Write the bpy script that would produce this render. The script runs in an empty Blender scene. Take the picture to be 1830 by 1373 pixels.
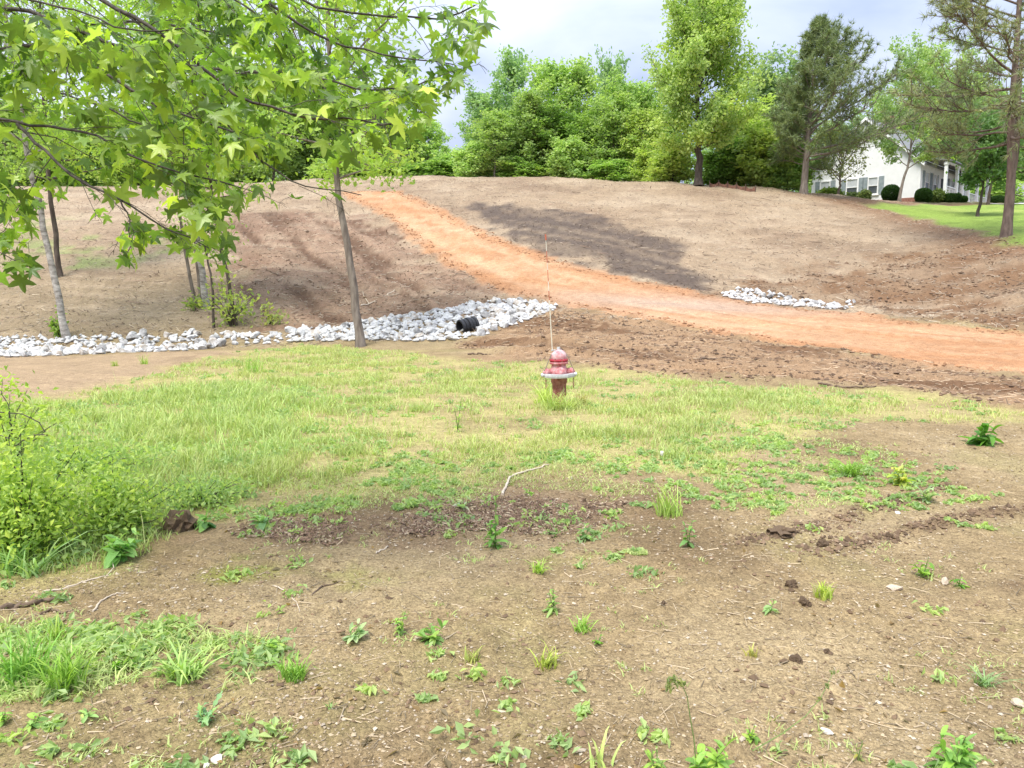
import bpy, math, random
import numpy as np
from mathutils import Matrix, Vector, Euler

# ------------------------------------------------------------------ camera, sky, sun, exposure
SC = bpy.context.scene
COL = SC.collection
F_PX, CX, CY = 1382.0, 915.0, 686.5          # focal length and centre for an 1830 x 1373 frame
CAM_Z = 1.6
PITCH = math.atan((CY - 510.0) / F_PX)
cam = bpy.data.cameras.new("camera")
cam.sensor_width = 36.0
cam.lens = 36.0 * F_PX / 1830.0
cam.clip_end = 2000.0
cam.clip_start = 0.05
camo = bpy.data.objects.new("camera", cam)
camo.location = (0, 0, CAM_Z)
camo.rotation_euler = (math.pi / 2 - PITCH, 0, 0)
COL.objects.link(camo)
SC.camera = camo

SUN_EL, SUN_AZ = math.radians(62), math.radians(215)     # azimuth clockwise from +Y; the sun stands behind the camera's left shoulder
W = bpy.data.worlds.new("World")
SC.world = W
W.use_nodes = True
wn, wl = W.node_tree.nodes, W.node_tree.links
wn.clear()
w_out = wn.new("ShaderNodeOutputWorld")
w_bg = wn.new("ShaderNodeBackground")
w_sky = wn.new("ShaderNodeTexSky")
w_sky.sky_type = 'NISHITA'
w_sky.sun_disc = False
w_sky.sun_elevation = SUN_EL
w_sky.sun_rotation = SUN_AZ
w_sky.air_density = 1.0
w_sky.dust_density = 2.0
w_bg.inputs[1].default_value = 0.1
w_tc = wn.new("ShaderNodeTexCoord")
w_map = wn.new("ShaderNodeMapping")
w_map.inputs['Scale'].default_value = (1.0, 1.0, 2.6)
w_map.inputs['Location'].default_value = (0.35, 0.1, 0.22)
w_n = wn.new("ShaderNodeTexNoise")
w_n.inputs['Scale'].default_value = 2.3
w_n.inputs['Detail'].default_value = 6
w_n.inputs['Roughness'].default_value = 0.5
w_n.inputs['Distortion'].default_value = 0.3
w_r = wn.new("ShaderNodeValToRGB")
w_r.color_ramp.elements[0].position = 0.36
w_r.color_ramp.elements[0].color = (.74, .90, 1.33, 1)      # blue-grey cloud base
w_r.color_ramp.elements[1].position = 0.66
w_r.color_ramp.elements[1].color = (1.68, 1.78, 2.04, 1)        # bright cloud
w_mix = wn.new("ShaderNodeMixRGB")
w_mix.inputs[0].default_value = 0.96
wl.new(w_tc.outputs['Generated'], w_map.inputs[0])
wl.new(w_map.outputs[0], w_n.inputs[0])
wl.new(w_n.outputs[0], w_r.inputs[0])
wl.new(w_sky.outputs[0], w_mix.inputs[1])
wl.new(w_r.outputs[0], w_mix.inputs[2])
w_sep = wn.new("ShaderNodeSeparateXYZ")
wl.new(w_tc.outputs['Generated'], w_sep.inputs[0])
w_mx = wn.new("ShaderNodeMath")
w_mx.operation = 'MAXIMUM'
w_mx.inputs[1].default_value = 0.0
wl.new(w_sep.outputs[2], w_mx.inputs[0])
w_ma = wn.new("ShaderNodeMath")          # overcast sky: luminance grows as 1 + 2 sin(elevation)
w_ma.operation = 'MULTIPLY_ADD'
w_ma.inputs[1].default_value = 2.0
w_ma.inputs[2].default_value = 1.0
wl.new(w_mx.outputs[0], w_ma.inputs[0])
w_mul = wn.new("ShaderNodeVectorMath")
w_mul.operation = 'SCALE'
wl.new(w_mix.outputs[0], w_mul.inputs[0])
wl.new(w_ma.outputs[0], w_mul.inputs['Scale'])
wl.new(w_mul.outputs[0], w_bg.inputs[0])
wl.new(w_bg.outputs[0], w_out.inputs[0])

sun = bpy.data.lights.new("sun", 'SUN')
sun.energy = 1.25
sun.angle = math.radians(30)
sun.color = (1.0, 0.95, 0.87)
suno = bpy.data.objects.new("sun", sun)
sd_ = Vector((math.sin(SUN_AZ) * math.cos(SUN_EL), math.cos(SUN_AZ) * math.cos(SUN_EL), math.sin(SUN_EL)))
suno.rotation_euler = sd_.to_track_quat('Z', 'Y').to_euler()
suno.location = sd_ * 60
COL.objects.link(suno)

SC.view_settings.view_transform = 'Standard'
SC.view_settings.look = 'None'
SC.view_settings.gamma = 1.0
SC.view_settings.use_curve_mapping = False
SC.view_settings.exposure = 2.12
SC.cycles.max_bounces = 6
SC.cycles.transparent_max_bounces = 4
SC.cycles.use_denoising = True

# ------------------------------------------------------------------ helpers
rng = np.random.default_rng(7)
random.seed(7)
CP, SP = math.cos(PITCH), math.sin(PITCH)


def pix_dir(px, py):
    a = (np.asarray(px, float) - CX) / F_PX
    b = (CY - np.asarray(py, float)) / F_PX
    return np.stack([a, CP + b * SP, -SP + b * CP], -1)


def at(px, py, Y):
    d = pix_dir(px, py)
    s = np.asarray(Y, float) / d[..., 1]
    return d * s[..., None] + np.array([0, 0, CAM_Z])


def to_pix(p):
    p = np.asarray(p, float) - np.array([0, 0, CAM_Z])
    dep = p[..., 1] * CP - p[..., 2] * SP
    up = p[..., 1] * SP + p[..., 2] * CP
    dep = np.where(dep < 0.05, 0.05, dep)
    return CX + F_PX * p[..., 0] / dep, CY - F_PX * up / dep, dep


def _hash(ix, iy, seed):
    h = (ix.astype(np.int64) * 374761393 + iy.astype(np.int64) * 668265263 + seed * 1442695041) & 0xFFFFFFFF
    h = ((h ^ (h >> 13)) * 1274126177) & 0xFFFFFFFF
    h = ((h ^ (h >> 15)) * 2246822519) & 0xFFFFFFFF
    return ((h ^ (h >> 16)) & 0xFFFFFF) / float(0xFFFFFF)


def vnoise(x, y, seed=0):
    x = np.asarray(x, float)
    y = np.asarray(y, float)
    ix, iy = np.floor(x), np.floor(y)
    fx, fy = x - ix, y - iy
    ix, iy = ix.astype(np.int64), iy.astype(np.int64)
    u, v = fx * fx * (3 - 2 * fx), fy * fy * (3 - 2 * fy)
    a, b = _hash(ix, iy, seed), _hash(ix + 1, iy, seed)
    c, d = _hash(ix, iy + 1, seed), _hash(ix + 1, iy + 1, seed)
    return (a * (1 - u) + b * u) * (1 - v) + (c * (1 - u) + d * u) * v


def fbm(x, y, seed=0, octv=4, gain=0.5):
    s, amp, tot = 0, 1.0, 0
    c, sn = math.cos(0.6), math.sin(0.6)
    for o in range(octv):
        s = s + amp * (vnoise(x, y, seed + o * 17) - 0.5)
        tot += amp
        x, y = (x * c - y * sn) * 2.03 + 3.1, (x * sn + y * c) * 2.03 + 1.7
        amp *= gain
    return s / tot * 2.0


def sstep(a, b, x):
    t = np.clip((x - a) / (b - a), 0, 1)
    return t * t * (3 - 2 * t)


# ------------------------------------------------------------------ terrain height
PROFILE = {   # column in the frame -> (distance, height) along it, in metres
    -1400: [(0, 0), (16, 0), (19, -.05), (20.5, -.2), (22, .15), (28, 1.6), (40, 4.6), (55, 8.2), (66, 9.2), (90, 9.4), (150, 9.8), (420, 17)],
    0:    [(0, 0), (16, 0), (19, -.05), (20.5, -.2), (22, .15), (28, 1.7), (40, 4.8), (55, 8.4), (66, 9.3), (90, 9.5), (150, 9.8), (420, 17)],
    400:  [(0, 0), (16, 0), (19, 0), (20.5, -.15), (22.5, .35), (28, 1.8), (40, 5), (52, 8.0), (60, 9.2), (90, 9.4), (150, 9.8), (420, 17)],
    640:  [(0, 0), (15, 0), (18, .05), (20, -.1), (22, .35), (28, 1.9), (40, 5.1), (52, 8.3), (58, 9.5), (66, 9.9), (90, 9.7), (150, 9.8), (420, 17)],
    850:  [(0, 0), (15, 0), (18, .12), (19.5, .1), (21.5, .5), (23, .9), (28, 2.1), (40, 5.3), (50, 7.9), (57, 9.45), (66, 9.9), (90, 9.6), (150, 9.8), (420, 17)],
    1000: [(0, 0), (14, 0), (18.5, .4), (23, 1.05), (28, 2.2), (40, 5.2), (48, 7.4), (54, 8.9), (62, 9.4), (90, 9.2), (150, 9.8), (420, 17)],
    1250: [(0, 0), (13, .05), (19, .36), (22, .75), (25, 1.2), (30, 2.4), (40, 5), (47, 7.0), (52, 8.25), (60, 8.6), (90, 8.8), (150, 9.8), (420, 17)],
    1440: [(0, 0), (13, .05), (17, .2), (21, .6), (25, .9), (28, 1.7), (32, 2.7), (40, 4.75), (46, 6.3), (51, 7.6), (58, 8.2), (70, 8.8), (90, 9), (150, 9.8), (420, 17)],
    1560: [(0, 0), (13, 0), (17, .15), (21, .55), (25, .88), (28, 1.6), (34, 3.1), (42, 5), (50, 6.8), (56, 7.6), (64, 8.4), (70, 8.9), (90, 9.1), (150, 9.8), (420, 17)],
    1700: [(0, 0), (12, 0), (16, .05), (21, .5), (24, .82), (28, 1.8), (34, 3.4), (40, 4.8), (50, 6.2), (60, 7.6), (70, 8.9), (90, 9), (150, 9.8), (420, 17)],
    1800: [(0, 0), (12, 0), (14.5, 0), (20, .4), (22, .6), (27, 2.1), (32, 3.57), (40, 4.9), (55, 7), (70, 8.9), (90, 9), (150, 9.8), (420, 17)],
    2000: [(0, 0), (12, 0), (14, 0), (19, .35), (21, .6), (26, 2.0), (31, 3.4), (40, 4.9), (55, 7), (70, 8.9), (90, 9), (150, 9.8), (420, 17)],
    3200: [(0, 0), (12, 0), (14, 0), (19, .35), (21, .6), (26, 2.0), (31, 3.4), (40, 4.9), (55, 7), (70, 8.9), (90, 9), (150, 9.8), (420, 17)],
}
_YS = np.arange(0, 420.01, 0.25)
_TS = np.linspace(-1.7, 1.7, 341)


def _gs(a, sig, axis):
    r = int(sig * 3) + 1
    k = np.exp(-0.5 * (np.arange(-r, r + 1) / sig) ** 2)
    k /= k.sum()
    pad = [(0, 0), (0, 0)]
    pad[axis] = (r, r)
    ap = np.pad(a, pad, mode='edge')
    return np.apply_along_axis(lambda m: np.convolve(m, k, 'valid'), axis, ap)


_cols = sorted(PROFILE)
_ct = np.array([(c - CX) / F_PX for c in _cols])
_cz = np.array([np.interp(_YS, [p[0] for p in PROFILE[c]], [p[1] for p in PROFILE[c]]) for c in _cols])
_cz = _gs(_cz, 2.2, 1)
_HT = np.array([np.interp(_TS, _ct, _cz[:, j]) for j in range(len(_YS))]).T
_HT = _gs(_HT, 3.0, 0)


def h_base(x, y):
    x = np.asarray(x, float)
    y = np.asarray(y, float)
    t = np.clip(x / np.maximum(y, 2.0), -1.69, 1.69)
    fi = (t + 1.7) / 0.01
    fj = np.clip(y, 0, 419.5) / 0.25
    i0, j0 = np.clip(fi.astype(int), 0, 339), np.clip(fj.astype(int), 0, len(_YS) - 2)
    u, v = fi - i0, fj - j0
    return (_HT[i0, j0] * (1 - u) + _HT[i0 + 1, j0] * u) * (1 - v) + (_HT[i0, j0 + 1] * (1 - u) + _HT[i0 + 1, j0 + 1] * u) * v


def gp0(px, py):
    """where the line of sight through a frame point meets the smooth terrain"""
    px, py = np.broadcast_arrays(np.asarray(px, float), np.asarray(py, float))
    d = pix_dir(px, py)
    d = d / d[..., 1:2]
    lo = np.full(px.shape, 1.2)
    hit = np.full(px.shape, 120.0)
    done = np.zeros(px.shape, bool)
    for Y in np.geomspace(1.3, 120, 190):
        below = (CAM_Z + d[..., 2] * Y) < h_base(d[..., 0] * Y, np.full(px.shape, Y))
        new = below & ~done
        hit = np.where(new, Y, hit)
        done |= below
        lo = np.where(done, lo, Y)
    for _ in range(18):
        mid = (lo + hit) / 2
        b = (CAM_Z + d[..., 2] * mid) < h_base(d[..., 0] * mid, mid)
        hit = np.where(b, mid, hit)
        lo = np.where(b, lo, mid)
    return np.stack([d[..., 0] * hit, hit], -1)


def poly(pts):
    a = np.array(pts, float)
    return gp0(a[:, 0], a[:, 1])


def sdist(P, x, y):
    """signed distance to a polygon on the ground plan, positive inside"""
    x = np.asarray(x, float)
    y = np.asarray(y, float)
    if x.size > 4000:
        lo, hi = P.min(0) - 5, P.max(0) + 5
        k = (x > lo[0]) & (x < hi[0]) & (y > lo[1]) & (y < hi[1])
        if not k.all():
            out = np.full(x.shape, -5.0)
            if k.any():
                out[k] = sdist(P, x[k], y[k])
            return out
    best = np.full(x.shape, 1e9)
    ins = np.zeros(x.shape, bool)
    n = len(P)
    for i in range(n):
        ax, ay = P[i]
        bx, by = P[(i + 1) % n]
        ex, ey = bx - ax, by - ay
        L = ex * ex + ey * ey + 1e-9
        t = np.clip(((x - ax) * ex + (y - ay) * ey) / L, 0, 1)
        best = np.minimum(best, (x - ax - t * ex) ** 2 + (y - ay - t * ey) ** 2)
        c = ((ay > y) != (by > y))
        with np.errstate(divide='ignore', invalid='ignore'):
            xi = ax + (y - ay) * ex / np.where(abs(ey) < 1e-9, 1e-9, ey)
        ins ^= (c & (x < xi))
    return np.sqrt(best) * np.where(ins, 1, -1)


P_ROAD = poly([(605, 342), (715, 341), (775, 370), (830, 400), (900, 430), (960, 450), (1040, 480), (1100, 495), (1180, 510), (1290, 534), (1400, 549),
               (1530, 562), (1640, 576), (1830, 596), (2150, 625), (2150, 722), (1830, 668), (1700, 654), (1550, 638), (1400, 614), (1250, 590), (1150, 572),
               (1050, 552), (985, 541), (900, 522), (840, 492), (780, 458), (720, 412), (672, 375), (632, 356)])
P_CHAR = poly([(860, 365), (960, 372), (1080, 392), (1180, 428), (1250, 478), (1300, 526), (1250, 524), (1180, 505), (1060, 474), (960, 440), (900, 412)])
P_BRWL = poly([(400, 385), (500, 380), (640, 385), (740, 440), (845, 500), (905, 528), (840, 545), (760, 560), (640, 580), (520, 592), (440, 560), (410, 470)])
P_BRWR = poly([(1280, 528), (1400, 495), (1560, 462), (1700, 440), (1790, 428), (2100, 470), (2100, 600), (1830, 590), (1640, 570), (1530, 556)])
P_MID = poly([(800, 612), (900, 590), (1000, 552), (1150, 575), (1400, 616), (1700, 657), (2150, 724), (2150, 790), (1830, 738), (1550, 695), (1250, 678), (1060, 655), (900, 640)])
P_LAWN = poly([(1530, 364), (1570, 372), (1640, 388), (1700, 404), (1760, 416), (1800, 428), (1830, 442), (2300, 560), (2300, 395), (2000, 366), (1830, 362.5), (1560, 362.5)])
P_SAND = poly([(-200, 632), (0, 636), (250, 632), (500, 612), (480, 632), (330, 655), (250, 680), (130, 712), (0, 725), (-200, 740)])
P_GRASS = poly([(-300, 760), (0, 725), (130, 705), (260, 678), (340, 650), (500, 617), (640, 622), (800, 640), (950, 648), (1060, 660), (1250, 680), (1400, 690), (1560, 702),
                (1720, 720), (1900, 745), (2100, 790), (2050, 800), (1830, 755), (1640, 752), (1500, 758), (1400, 790), (1300, 835), (1230, 850), (1000, 845), (900, 870), (830, 890), (700, 900), (560, 905),
                (440, 950), (300, 985), (200, 1010), (0, 1030), (-300, 1040)])
P_SPARSE = poly([(430, 870), (600, 825), (900, 800), (1250, 790), (1400, 785), (1560, 790), (1690, 865), (1690, 912), (1500, 912), (1400, 906), (1200, 890), (1000, 880), (860, 885), (760, 905), (560, 915), (440, 945)])
P_MULCH = poly([(260, 950), (300, 905), (430, 915), (470, 860), (560, 905), (700, 900), (840, 880), (1000, 875), (1180, 880), (1200, 915), (1100, 945), (960, 968), (760, 980), (560, 985), (420, 975)])
P_LUSH = poly([(-200, 760), (60, 730), (220, 700), (420, 690), (600, 700), (700, 740), (640, 800), (520, 830), (430, 900), (360, 945), (200, 1000), (0, 1020), (-200, 1030)])
P_GREENL = poly([(-100, 440), (60, 400), (330, 420), (330, 460), (100, 490), (-100, 500)])
P_LGREEN = poly([(-200, 1120), (0, 1105), (180, 1120), (420, 1120), (600, 1130), (590, 1190), (440, 1200), (280, 1190), (120, 1240), (0, 1250), (-200, 1260)])
P_MOSS = poly([(330, 1020), (420, 1000), (640, 985), (1000, 985), (1170, 965), (1160, 985), (900, 1005), (560, 1025), (380, 1040)])


def zone(P, x, y, soft, amp, seed, fr=1.0):
    return sstep(-soft, soft, sdist(P, x, y) + fbm(x * fr, y * fr, seed, 4) * amp)


RIDGES = [gp0(np.array([1310., 1400, 1480, 1560, 1620, 1700]), np.array([965., 952, 935, 905, 890, 862])),
          gp0(np.array([1440., 1520, 1600, 1700, 1830]), np.array([985., 968, 950, 925, 905])),
          gp0(np.array([1380., 1500, 1640, 1830]), np.array([1062., 1068, 1050, 1040]))]


def ridge(x, y):
    m = np.zeros(np.shape(x))
    for L in RIDGES:
        for a, b in zip(L[:-1], L[1:]):
            e = b - a
            t = np.clip(((x - a[0]) * e[0] + (y - a[1]) * e[1]) / (e @ e), 0, 1)
            m = np.maximum(m, np.exp(-((x - a[0] - t * e[0]) ** 2 + (y - a[1] - t * e[1]) ** 2) / .085 ** 2))
    return m * np.clip(.5 + 1.4 * fbm(np.asarray(x) / .35, np.asarray(y) / .35, 37, 3), 0, 1)


def road_sd(x, y):
    return sdist(P_ROAD, x, y) + fbm(x * 1.1, y * 1.1, 31, 4) * 0.45


RD = np.array([-0.86, 0.5])        # rough run of the wheel tracks beside the road


def h_disp(x, y):
    r = np.hypot(x, y)
    hill = sstep(21, 26, y + 0.0 * x)
    road = sstep(-.3, .5, sdist(P_ROAD, x, y))
    d = fbm(x / 5, y / 5, 3, 3) * 0.05 * (1 - hill)
    d = d + hill * (fbm(x / 3.2, y / 3.2, 5, 3) * 0.14 + fbm(x / .7, y / .7, 9, 3) * 0.07) * (1 - 0.8 * road)
    near = 1 - sstep(14, 20, r)
    dirt = 1 - 0.5 * sstep(-.3, .5, sdist(P_GRASS, x, y))
    d = d + near * dirt * (fbm(x / .32, y / .32, 11, 3) * 0.018 + np.maximum(fbm(x / .1, y / .1, 13, 3), 0) ** 1.5 * 0.045)
    d = d + ridge(x, y) * (.018 + .035 * np.maximum(fbm(x / .06, y / .06, 39, 3), 0))
    mid = sstep(-.5, .5, sdist(P_MID, x, y))
    u, v = x * RD[0] + y * RD[1], x * RD[1] - y * RD[0]
    d = d + mid * (fbm(u / 4, v / .35, 21, 3) * 0.16 + fbm(x / .3, y / .3, 23, 3) * 0.04)
    bl = sstep(-.5, 1.0, sdist(P_BRWL, x, y))
    u2, v2 = x * .5 + y * -.86, x * .86 + y * .5
    d = d - bl * (fbm(u2 / 5, v2 / .38, 25, 4) * 0.13 + fbm(x / .35, y / .35, 26, 3) * .05)
    br = sstep(-.5, 1.0, sdist(P_BRWR, x, y))
    d = d + br * (np.maximum(fbm(x / 1.1, y / 1.1, 27, 4), 0) * 0.35)
    ru = sstep(0, .6, sdist(P_ROAD, x, y))
    rsd = sdist(P_ROAD, x, y)
    d = d + ru * (fbm(u / 9, v / .5, 29, 3) * 0.06 + fbm(rsd / .35, u / 7, 60, 3) * 0.06)
    d = d + np.exp(-((rsd + .05) / .3) ** 2) * np.maximum(fbm(x / .5, y / .5, 35, 3) + .25, 0) * .12
    d = d + hill * (1 - ru) * fbm((x * .95 - y * .3) / 4, (x * .3 + y * .95) / .45, 46, 4) * 0.09
    return d


def H(x, y):
    x = np.asarray(x, float)
    y = np.asarray(y, float)
    return h_base(x, y) + h_disp(x, y)


def gp(px, py):
    q = gp0(px, py)
    z = H(q[..., 0], q[..., 1])
    return np.concatenate([q, z[..., None]], -1)


# ------------------------------------------------------------------ mesh helpers
class MB:
    def __init__(self):
        self.v, self.f3, self.f4, self.n = [], [], [], 0
        self.attr = []

    def add(self, v, f, a=None):
        v = np.asarray(v, float).reshape(-1, 3)
        f = np.asarray(f, int)
        (self.f3 if f.shape[1] == 3 else self.f4).append(f + self.n)
        self.v.append(v)
        self.attr.append(np.full(len(v), .5) if a is None else np.broadcast_to(np.asarray(a, float), (len(v),)))
        self.n += len(v)
        return self

    def box(self, c, s, M=None):
        x, y, z = [k / 2 for k in s]
        v = np.array([(i * x, j * y, k * z) for k in (-1, 1) for j in (-1, 1) for i in (-1, 1)]) + np.array(c)
        f = [(0, 2, 3, 1), (4, 5, 7, 6), (0, 1, 5, 4), (2, 6, 7, 3), (0, 4, 6, 2), (1, 3, 7, 5)]
        return self.add(v, f)

    def tube(self, pts, rad, sides=6, cap=True, a=None):
        pts = np.asarray(pts, float)
        n = len(pts)
        rad = np.broadcast_to(np.asarray(rad, float), (n,))
        tan = np.gradient(pts, axis=0)
        tan /= np.linalg.norm(tan, axis=1, keepdims=True) + 1e-9
        ref = np.array([0, 0, 1.0]) if abs(tan[0][2]) < .9 else np.array([1.0, 0, 0])
        ang = np.arange(sides) / sides * 2 * math.pi
        rings = []
        for i in range(n):
            s = np.cross(tan[i], ref)
            s /= np.linalg.norm(s) + 1e-9
            b = np.cross(s, tan[i])
            ref = b
            rings.append(pts[i] + rad[i] * (np.cos(ang)[:, None] * s + np.sin(ang)[:, None] * b))
        v = np.concatenate(rings)
        i, k = np.meshgrid(np.arange(n - 1), np.arange(sides), indexing='ij')
        k2 = (k + 1) % sides
        f = np.stack([i * sides + k, i * sides + k2, (i + 1) * sides + k2, (i + 1) * sides + k], -1).reshape(-1, 4)
        self.add(v, f, a)
        if cap:
            for r0, p, fl in ((0, pts[0], 0), ((n - 1) * sides, pts[-1], 1)):
                base = self.n - len(v) if fl == 0 else None
                o = np.vstack([v[r0:r0 + sides], p])
                kk = np.arange(sides)
                self.add(o, np.stack([kk, (kk + 1) % sides, np.full(sides, sides)], -1), a if a is None or np.isscalar(a) else None)
        return self

    def lathe(self, prof, seg=20, c=(0, 0, 0), axis='Z'):
        prof = np.asarray(prof, float)
        n = len(prof)
        ang = np.arange(seg) / seg * 2 * math.pi
        v = np.stack([prof[:, None, 0] * np.cos(ang), prof[:, None, 0] * np.sin(ang), np.repeat(prof[:, 1:2], seg, 1)], -1).reshape(-1, 3)
        if axis == 'Y':
            v = v[:, [0, 2, 1]]
        if axis == 'X':
            v = v[:, [2, 0, 1]]
        i, k = np.meshgrid(np.arange(n - 1), np.arange(seg), indexing='ij')
        k2 = (k + 1) % seg
        f = np.stack([i * seg + k, i * seg + k2, (i + 1) * seg + k2, (i + 1) * seg + k], -1).reshape(-1, 4)
        return self.add(v + np.array(c), f)

    def mesh(self, name, mat, smooth=False, attrname='rnd'):
        return mk_mesh(name, np.concatenate(self.v), [np.concatenate(g) for g in (self.f3, self.f4) if g], mat, smooth,
                       {attrname: np.concatenate(self.attr)})

    def build(self, name, mat, parent=None, smooth=False, loc=None):
        return link(name, self.mesh(name, mat, smooth), parent, loc)


def mk_mesh(name, V, faces, mat, smooth=False, attrs=None, cols=None):
    me = bpy.data.meshes.new(name)
    V = np.ascontiguousarray(V, dtype=np.float32)
    me.vertices.add(len(V))
    me.vertices.foreach_set("co", V.ravel())
    nl = sum(f.size for f in faces)
    nf = sum(len(f) for f in faces)
    me.loops.add(nl)
    me.polygons.add(nf)
    me.loops.foreach_set("vertex_index", np.concatenate([f.ravel() for f in faces]).astype(np.int32))
    tot = np.concatenate([np.full(len(f), f.shape[1]) for f in faces]).astype(np.int32)
    me.polygons.foreach_set("loop_start", np.concatenate([[0], np.cumsum(tot)[:-1]]).astype(np.int32))
    me.polygons.foreach_set("use_smooth", np.full(nf, bool(smooth)))
    for k, a in (attrs or {}).items():
        at_ = me.attributes.new(k, 'FLOAT', 'POINT')
        at_.data.foreach_set("value", np.ascontiguousarray(a, dtype=np.float32))
    for k, a in (cols or {}).items():
        at_ = me.attributes.new(k, 'FLOAT_COLOR', 'POINT')
        c4 = np.ones((len(V), 4), np.float32)
        c4[:, :3] = a
        at_.data.foreach_set("color", c4.ravel())
    me.update(calc_edges=True)
    me.validate()
    if mat:
        me.materials.append(mat)
    return me


def link(name, me, parent=None, loc=None):
    o = bpy.data.objects.new(name, me)
    COL.objects.link(o)
    if parent:
        o.parent = parent
    if loc is not None:
        o.location = [float(c) for c in loc]
    return o


def tag(o, label=None, cat=None, group=None, kind=None):
    if label:
        o['label'] = label
    if cat:
        o['category'] = cat
    if group:
        o['group'] = group
    if kind:
        o['kind'] = kind
    return o


def thing(name, label, cat, loc=(0, 0, 0), rz=0.0, group=None):
    o = bpy.data.objects.new(name, None)
    o.empty_display_size = 0.2
    COL.objects.link(o)
    o.location = [float(c) for c in loc]
    o.rotation_euler = (0, 0, rz)
    return tag(o, label, cat, group)


# ------------------------------------------------------------------ materials
def new_mat(name):
    m = bpy.data.materials.new(name)
    m.use_nodes = True
    n = m.node_tree.nodes
    b = n["Principled BSDF"]
    b.inputs['Specular IOR Level'].default_value = 0.25
    return m, n, m.node_tree.links, b


def mat_noise(name, c1, c2, scale=8.0, rough=0.8, bump=0.2, bscale=None, detail=5, metallic=0.0, dist=0.01, coord='Object', stretch=(1, 1, 1), spec=0.25):
    m, n, l, b = new_mat(name)
    tc = n.new("ShaderNodeTexCoord")
    mp = n.new("ShaderNodeMapping")
    mp.inputs['Scale'].default_value = stretch
    l.new(tc.outputs[coord], mp.inputs[0])
    t = n.new("ShaderNodeTexNoise")
    t.inputs['Scale'].default_value = scale
    t.inputs['Detail'].default_value = detail
    t.inputs['Roughness'].default_value = 0.6
    l.new(mp.outputs[0], t.inputs[0])
    r = n.new("ShaderNodeValToRGB")
    r.color_ramp.elements[0].position = 0.34
    r.color_ramp.elements[1].position = 0.66
    r.color_ramp.elements[0].color = (*c1, 1)
    r.color_ramp.elements[1].color = (*c2, 1)
    l.new(t.outputs[0], r.inputs[0])
    l.new(r.outputs[0], b.inputs['Base Color'])
    b.inputs['Roughness'].default_value = rough
    b.inputs['Metallic'].default_value = metallic
    b.inputs['Specular IOR Level'].default_value = spec
    if bump:
        t2 = n.new("ShaderNodeTexNoise")
        t2.inputs['Scale'].default_value = bscale or scale * 3
        t2.inputs['Detail'].default_value = 6
        l.new(mp.outputs[0], t2.inputs[0])
        bp = n.new("ShaderNodeBump")
        bp.inputs['Strength'].default_value = bump
        bp.inputs['Distance'].default_value = dist
        l.new(t2.outputs[0], bp.inputs['Height'])
        l.new(bp.outputs[0], b.inputs['Normal'])
    return m


def mat_leaf(name, trans=0.35, vary=0.5, objcol=True, colattr=None, base=(.1, .2, .03), rough=0.5, warm=(1.2, 1.12, .75), spec=.3):
    m, n, l, b = new_mat(name)
    out = n["Material Output"]
    if colattr:
        a = n.new("ShaderNodeAttribute")
        a.attribute_name = colattr
        csrc = a.outputs['Color']
    else:
        a = n.new("ShaderNodeAttribute")
        a.attribute_name = 'rnd'
        if objcol:
            oi = n.new("ShaderNodeObjectInfo")
            src = oi.outputs['Color']
        else:
            rgb = n.new("ShaderNodeRGB")
            rgb.outputs[0].default_value = (*base, 1)
            src = rgb.outputs[0]
        r = n.new("ShaderNodeValToRGB")
        lo = 1 - vary
        r.color_ramp.elements[0].color = (lo * .85, lo, lo * 1.0, 1)
        r.color_ramp.elements[1].color = (*warm, 1)
        e = r.color_ramp.elements.new(.5)
        e.color = (1, 1, 1, 1)
        l.new(a.outputs['Fac'], r.inputs[0])
        mu = n.new("ShaderNodeMixRGB")
        mu.blend_type = 'MULTIPLY'
        mu.inputs[0].default_value = 1
        l.new(src, mu.inputs[1])
        l.new(r.outputs[0], mu.inputs[2])
        csrc = mu.outputs[0]
    l.new(csrc, b.inputs['Base Color'])
    b.inputs['Roughness'].default_value = rough
    b.inputs['Specular IOR Level'].default_value = spec
    tr = n.new("ShaderNodeBsdfTranslucent")
    hs = n.new("ShaderNodeMixRGB")
    hs.blend_type = 'MULTIPLY'
    hs.inputs[0].default_value = 1
    hs.inputs[2].default_value = (1.08, 1.25, .6, 1)
    l.new(csrc, hs.inputs[1])
    l.new(hs.outputs[0], tr.inputs[0])
    mx = n.new("ShaderNodeMixShader")
    mx.inputs[0].default_value = trans
    l.new(b.outputs[0], mx.inputs[1])
    l.new(tr.outputs[0], mx.inputs[2])
    l.new(mx.outputs[0], out.inputs[0])
    return m


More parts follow.
